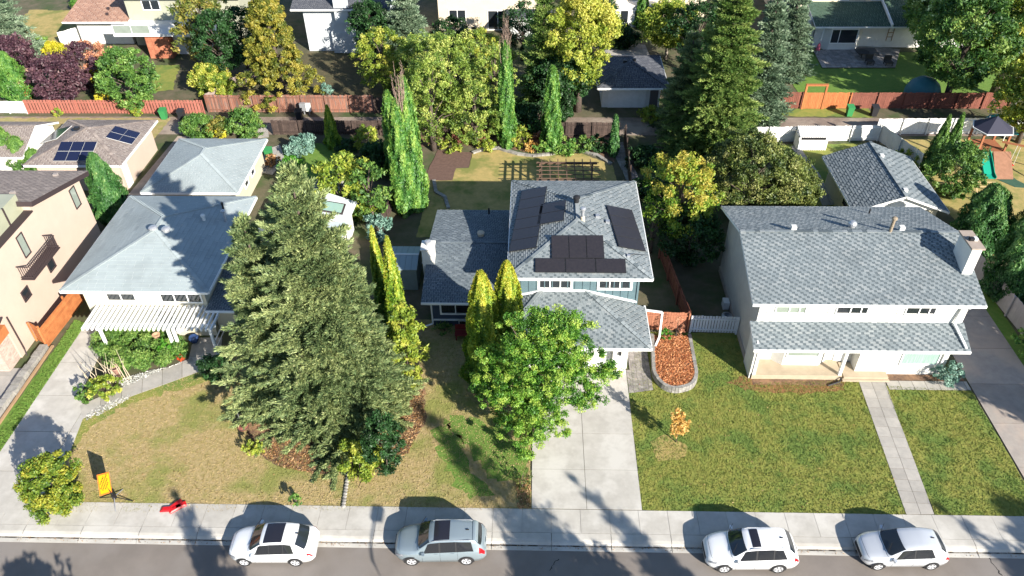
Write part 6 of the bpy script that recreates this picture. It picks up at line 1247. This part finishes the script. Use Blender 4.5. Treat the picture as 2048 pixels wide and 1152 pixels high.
# hanging lantern ball on the dry lawn
b = g(489, 862); ln = thing('ball_ornament', 'rust red ball ornament on a thin stake at the left foot of the spruces', 'garden ornament', (b.x, b.y, 0)); RU = mat('rust_metal', (.24, .085, .06), (.16, .06, .045), 8, .8)
part('globe', MB().lathe((b.x, b.y, .12), [(0.02, 0), (.22, .08), (.33, .25), (.33, .38), (.22, .54), (.02, .6)], 18), RU, ln, smooth=True); part('band', MB().lathe((b.x, b.y, .42), [(.345, 0), (.345, .05)], 18), DKTRIM, ln); part('stake', MB().bar((b.x-.1, b.y+.1, 0), (b.x-.25, b.y+.35, 1.5), .02), STEEL, ln)
# urn
b = g(238, 752); ur = thing('urn', 'tall terracotta planter pot beside the spreading juniper', 'pot', (b.x, b.y, 0)); part('pot', MB().lathe((b.x, b.y, 0), [(.16, 0), (.17, .05), (.24, .5), (.28, .72), (.31, .75), (.31, .82), (.26, .82), (.24, .7), (0, .68)], 18), mat('terracotta', (.33, .19, .15), (.25, .14, .11), 5, .9), ur, smooth=True)
b = g(313, 672, .9); ps = thing('flower_pot', 'small tan flower pot standing in the juniper below the pergola', 'pot', (b.x, b.y, 0)); part('pot', MB().lathe((b.x, b.y, 0), [(.15, 0), (.18, .7), (.24, 1.0), (.26, 1.05), (.2, 1.05), (0, .98)], 14), mat('tan_clay', (.50, .32, .2), rough=.9), ps)
b = g(390, 684); p2_ = thing('flower_pot', 'round blue glazed pot under the end of the pergola', 'pot', (b.x, b.y, 0)); part('pot', MB().lathe((b.x, b.y, 0), [(.18, 0), (.3, .2), (.34, .4), (.28, .5), (.24, .5), (0, .42)], 16), mat('blue_glaze', (.03, .06, .16), rough=.25), p2_)
b = g(363, 718); shrub('flower', (b.x, b.y, 0), .35, .28, 'orange-red flowers at the corner of the entry path', leafmat('red_flowers', ['b02a10', 'e04a1c', 'f06a2c']), seed=4, leaf=.07, trunk=False)
# fountain
b = g(657, 372); fo_ = thing('fountain', 'dark stone column fountain in a small pond in the back garden', 'fountain', (b.x, b.y, 0)); part('column', MB().lathe((b.x, b.y, 0), [(.32, 0), (.34, .3), (.22, .5), (.2, 1.7), (.27, 1.8), (.22, 2.05), (.05, 2.15)], 12), mat('dark_stone', (.03, .03, .035), rough=.5), fo_)
part('basin', MB().lathe((b.x, b.y, 0), [(1.1, 0), (1.15, .22), (.95, .24), (.9, .12), (0, .10)], 20), mat('pond_stone', (.16, .15, .17), (.1, .09, .11), 5, .6), fo_)
for i in range(12): a = i*.52; part('stone', MB().lathe((b.x+1.15*math.cos(a), b.y+1.15*math.sin(a), 0), [(.2, 0), (.24, .12), (.1, .28), (0, .28)], 7), ROCK, fo_)
# red bench by the blue wing
rb = thing('bench', 'dark red garden bench against the front of the dark blue wing', 'bench', (-4.4, 38.6, 0)); RDK = mat('dark_red_paint', (.16, .02, .02), rough=.5)
part('seat', MB().box(-5.2, -3.6, 38.2, 38.75, .42, .48), RDK, rb); part('backrest', MB().box(-5.2, -3.6, 38.76, 38.82, .5, .95), RDK, rb)
for x in (-5.1, -3.7):
    for y in (38.25, 38.7): part('leg', MB().box(x-.04, x+.04, y-.04, y+.04, 0, .42), RDK, rb)
# play set
pt = thing('play_set', 'wooden play tower with dark canopy and green slide on the right play lawn', 'play set', (38.2, 61.5, 0)); RW = mat('redwood_timber', (.34, .13, .06), (.27, .10, .05), 3, .8)
for x in (36.9, 39.1):
    for y in (61.5, 63.5): part('post', MB().box(x-.08, x+.08, y-.08, y+.08, 0, 3.2), RW, pt)
part('deck', MB().box(36.8, 39.2, 61.4, 63.6, 1.4, 1.5), RW, pt)
for i in range(8): part('board', MB().box(38.0+i*.145-.1, 38.0+i*.145+.03, 61.36, 61.4, .1, 1.4), RW, pt)
cm = MB(); pa = [(36.9, 61.2, 3.2), (39.1, 61.2, 3.2), (39.7, 62.5, 3.2), (39.1, 63.8, 3.2), (36.9, 63.8, 3.2), (36.3, 62.5, 3.2)]
for i in range(6): cm.quad(pa[i], pa[(i+1) % 6], (38, 62.5, 4.3))
part('canopy', cm, mat('dark_canopy', (.035, .035, .055), rough=.7), pt)
for i in range(6): part('canopy_edge', MB().bar(pa[i], pa[(i+1) % 6], .08, .1), ALU, pt)
sd = MB(); sdp = [(1.5, 61.4), (1.4, 61.1), (.9, 60.3), (.35, 59.5), (.2, 59.0)]
for (z0_, y0_), (z1_, y1_) in zip(sdp[:-1], sdp[1:]): sd.quad((36.9, y0_, z0_), (36.9, y1_, z1_), (37.8, y1_, z1_), (37.8, y0_, z0_)); sd.bar((36.9, y0_, z0_+.1), (36.9, y1_, z1_+.1), .05, .2); sd.bar((37.8, y0_, z0_+.1), (37.8, y1_, z1_+.1), .05, .2)
part('slide', sd, mat('green_plastic', (.01, .26, .17), rough=.35), pt)
part('climbing_wall', MB().slab([(38.1, 61.3, 1.5), (39.6, 61.3, 1.5), (39.4, 59.2, .05), (37.9, 59.2, .05)], (0, 0, 1), 0, .06), mat('tan_climbing_wall', (.28, .14, .085), (.22, .11, .065), 3), pt)
sws = thing('swing_set', 'wooden swing beam with two red swings attached right of the play tower', 'swing', (41, 60.5, 0))
part('beam', MB().bar((39.2, 62.2, 2.5), (43.2, 60.2, 2.5), .12, .14), RW, sws); part('leg', MB().bar((43.2, 60.2, 2.5), (42.4, 58.4, 0), .11), RW, sws); part('leg', MB().bar((43.2, 60.2, 2.5), (43.9, 61.6, 0), .11), RW, sws); part('brace', MB().bar((42.7, 59.1, .9), (43.65, 61.1, .9), .08), RW, sws)
for t in (.3, .58):
    p = Vector((39.2, 62.2, 2.5)).lerp(Vector((43.2, 60.2, 2.5)), t); s_ = part('swing_seat', MB().box(p.x-.22, p.x+.22, p.y-.1, p.y+.1, .55, .6), RD, sws)
    for dx in (-.2, .2): part('rope', MB().bar((p.x+dx, p.y, .6), (p.x+dx*.8, p.y, 2.5), .02), ALU, s_)
gm = thing('play_mat', 'dark green play mat on the ground in front of the swings', 'mat', (41, 57.9, 0)); part('surface', MB().prism([(38.3, 58.9), (41, 58.9), (41.6, 56.6), (42.4, 55.3), (40.9, 55.5)], .01, .03), mat('green_rubber', (.05, .11, .07), (.04, .09, .06), 3, .9), gm)
ld = thing('ladder_frame', 'light wooden climbing ladder frame standing on the play lawn', 'climbing frame', (37, 55, 0)); LW = mat('light_pine', (.5, .36, .2), rough=.8)
for x in (36.4, 37.9): part('leg', MB().bar((x, 54.2, 0), (x, 55.4, 1.3), .07), LW, ld); part('leg', MB().bar((x, 56.4, 0), (x, 55.4, 1.3), .07), LW, ld)
for y, z in ((54.5, .35), (54.8, .7), (55.1, 1.05), (55.4, 1.3)): part('rung', MB().bar((36.4, y, z), (37.9, y, z), .05), LW, ld)
tp = thing('trampoline', 'round trampoline with turquoise padding and a dark net behind the play tower', 'trampoline', (42, 69.5, 0)); TQ = mat('turquoise_pad', (.01, .30, .33), (.02, .38, .40), 2, .5)
part('bed', MB().lathe((41.6, 68.6, .8), [(0, 0), (1.6, 0)], 24), mat('dark_mat', (.03, .05, .06)), tp); part('pad', MB().lathe((41.6, 68.6, .82), [(1.6, 0), (1.6, .04), (2.0, .04), (2.0, -.05)], 24), TQ, tp)
for i in range(6): a = i*math.pi/3; part('post', MB().bar((41.6+2*math.cos(a), 68.6+2*math.sin(a), 0), (41.6+2*math.cos(a), 68.6+2*math.sin(a), 2.5), .06), ALU, tp)
part('top_ring', MB().lathe((41.6, 68.6, 2.5), [(2.0, 0), (2.0, .07), (2.08, .07), (2.08, 0)], 24), ALU, tp)
rp = thing('playhouse', 'dark blue-green dome roofed playhouse in the tree shade behind the trampoline', 'playhouse', (38.6, 73, 0)); part('dome', MB().lathe((38.8, 74.2, 0), [(1.7, 0), (1.7, 1.0), (1.4, 1.7), (.8, 2.2), (0, 2.4)], 18), mat('teal_fabric', (.03, .12, .15), (.04, .15, .18), 1, .6), rp, smooth=True)
# patio furniture by the bay window
for x, y, lb in ((1683, 88, 'covered grey patio chair on the brick patio by the wall'), (1700, 90, 'beige cushioned patio seat on the brick patio'), (1738, 128, 'dark patio chair at the front edge of the brick patio'), (1775, 130, 'second dark patio chair under the tree at the patio edge')):
    b = g(x, y, .12); t_ = thing('patio_chair', lb, 'chair', (b.x, b.y, .12)); m_ = mat('grey_cover', (.22, .21, .2), (.17, .16, .155), 2, .9) if x == 1683 else mat('beige_cushion', (.5, .4, .24), rough=.9) if x == 1700 else mat('dark_wicker', (.05, .045, .04), rough=.8)
    part('seat', MB().box(b.x-.4, b.x+.4, b.y-.4, b.y+.35, .45, .57), m_, t_); part('backrest', MB().box(b.x-.4, b.x+.4, b.y+.36, b.y+.45, .5, 1.05), m_, t_)
    for dx in (-.35, .35):
        for dy in (-.35, .3): part('leg', MB().box(b.x+dx-.03, b.x+dx+.03, b.y+dy-.03, b.y+dy+.03, .12, .45), m_, t_)
b = g(1722, 116, .12); tb = thing('patio_table', 'round patio table under tree shade on the brick patio', 'table', (b.x, b.y, .12)); part('table_top', MB().lathe((b.x, b.y, .12), [(0, .75), (.7, .75), (.7, .7), (0, .7)], 18), mat('dark_wicker', (.05, .045, .04)), tb); part('leg', MB().tube([(b.x, b.y, .12), (b.x, b.y, .8)], .06, 8), BLACK, tb)
b = g(1657, 108, .12); um = thing('umbrella', 'closed pinkish parasol leaning on the patio left of the bay window', 'parasol', (31.6, 85.6, .12)); part('pole', MB().bar((31.5, 85.3, .12), (32.0, 86.1, 2.9), .05), WTRIM, um); part('cloth', MB().tube([(31.5, 85.3, .5), (31.62, 85.5, 1.1), (31.72, 85.66, 1.4)], [.25, .16, .05], 8), mat('pink_cloth', (.45, .10, .14), rough=.9), um)
st1 = thing('patio_step', 'dark stepped block between the bay window and the patio seats', 'steps', (36.9, 85.6, .12)); part('step', MB().box(36.4, 38.2, 84.8, 86.4, .12, .35), mat('dark_step', (.1, .1, .1)), st1); part('step', MB().box(36.1, 36.39, 84.8, 86.4, .12, .24), mat('dark_step', (.1, .1, .1)), st1)
# small items
b = g(1455, 615); ac = thing('hose_reel', 'grey garden hose coil on the shaded ground beside the white house wall', 'hose reel', (13.2, 40.6, 0)); part('coil', MB().lathe((13.3, 40.8, 0), [(.2, 0), (.35, .08), (.35, .2), (.2, .25)], 16), STEEL, ac); part('frame', MB().box(13.2, 13.6, 41.6, 42.2, 0, .6), ALU, ac)
pr2 = thing('planter_box', 'orange brown timber raised box under the plum trees', 'planter box', tuple(g(65, 185))); b = g(66, 186); part('panel', MB().slab([(b.x-1, b.y-1.2, 0), (b.x+.6, b.y-1.2, 0), (b.x+.6, b.y-1.2, 1.6), (b.x-1, b.y-1.2, 1.6)], (0, 1, 0), 0, .06), CEDAR, pr2); part('roof', MB().slab([(b.x-1.4, b.y-1.6, 1.6), (b.x+1.0, b.y-1.6, 1.6), (b.x+1.0, b.y+.8, 2.3), (b.x-1.4, b.y+.8, 2.3)], (0, 0, 1), 0, .08), mat('tan_box_roof', (.45, .28, .2), rough=.9), pr2)
dw = thing('downspout_extension', 'short dark drain hose at the left porch corner of the white house', 'drain hose', (18.9, 34.6, 0)); part('hose', MB().tube([(19.3, 34.9, .3), (19.2, 34.7, .1), (18.4, 34.4, .06)], .05, 6), BLACK, dw)

for o_, dx, dy in ((pt, 1.6, -.3), (sws, .9, -1.2), (gm, -.3, 2.2), (ld, 0, 1.0), (tp, 2.6, -1.2)): o_.location.x += dx; o_.location.y += dy
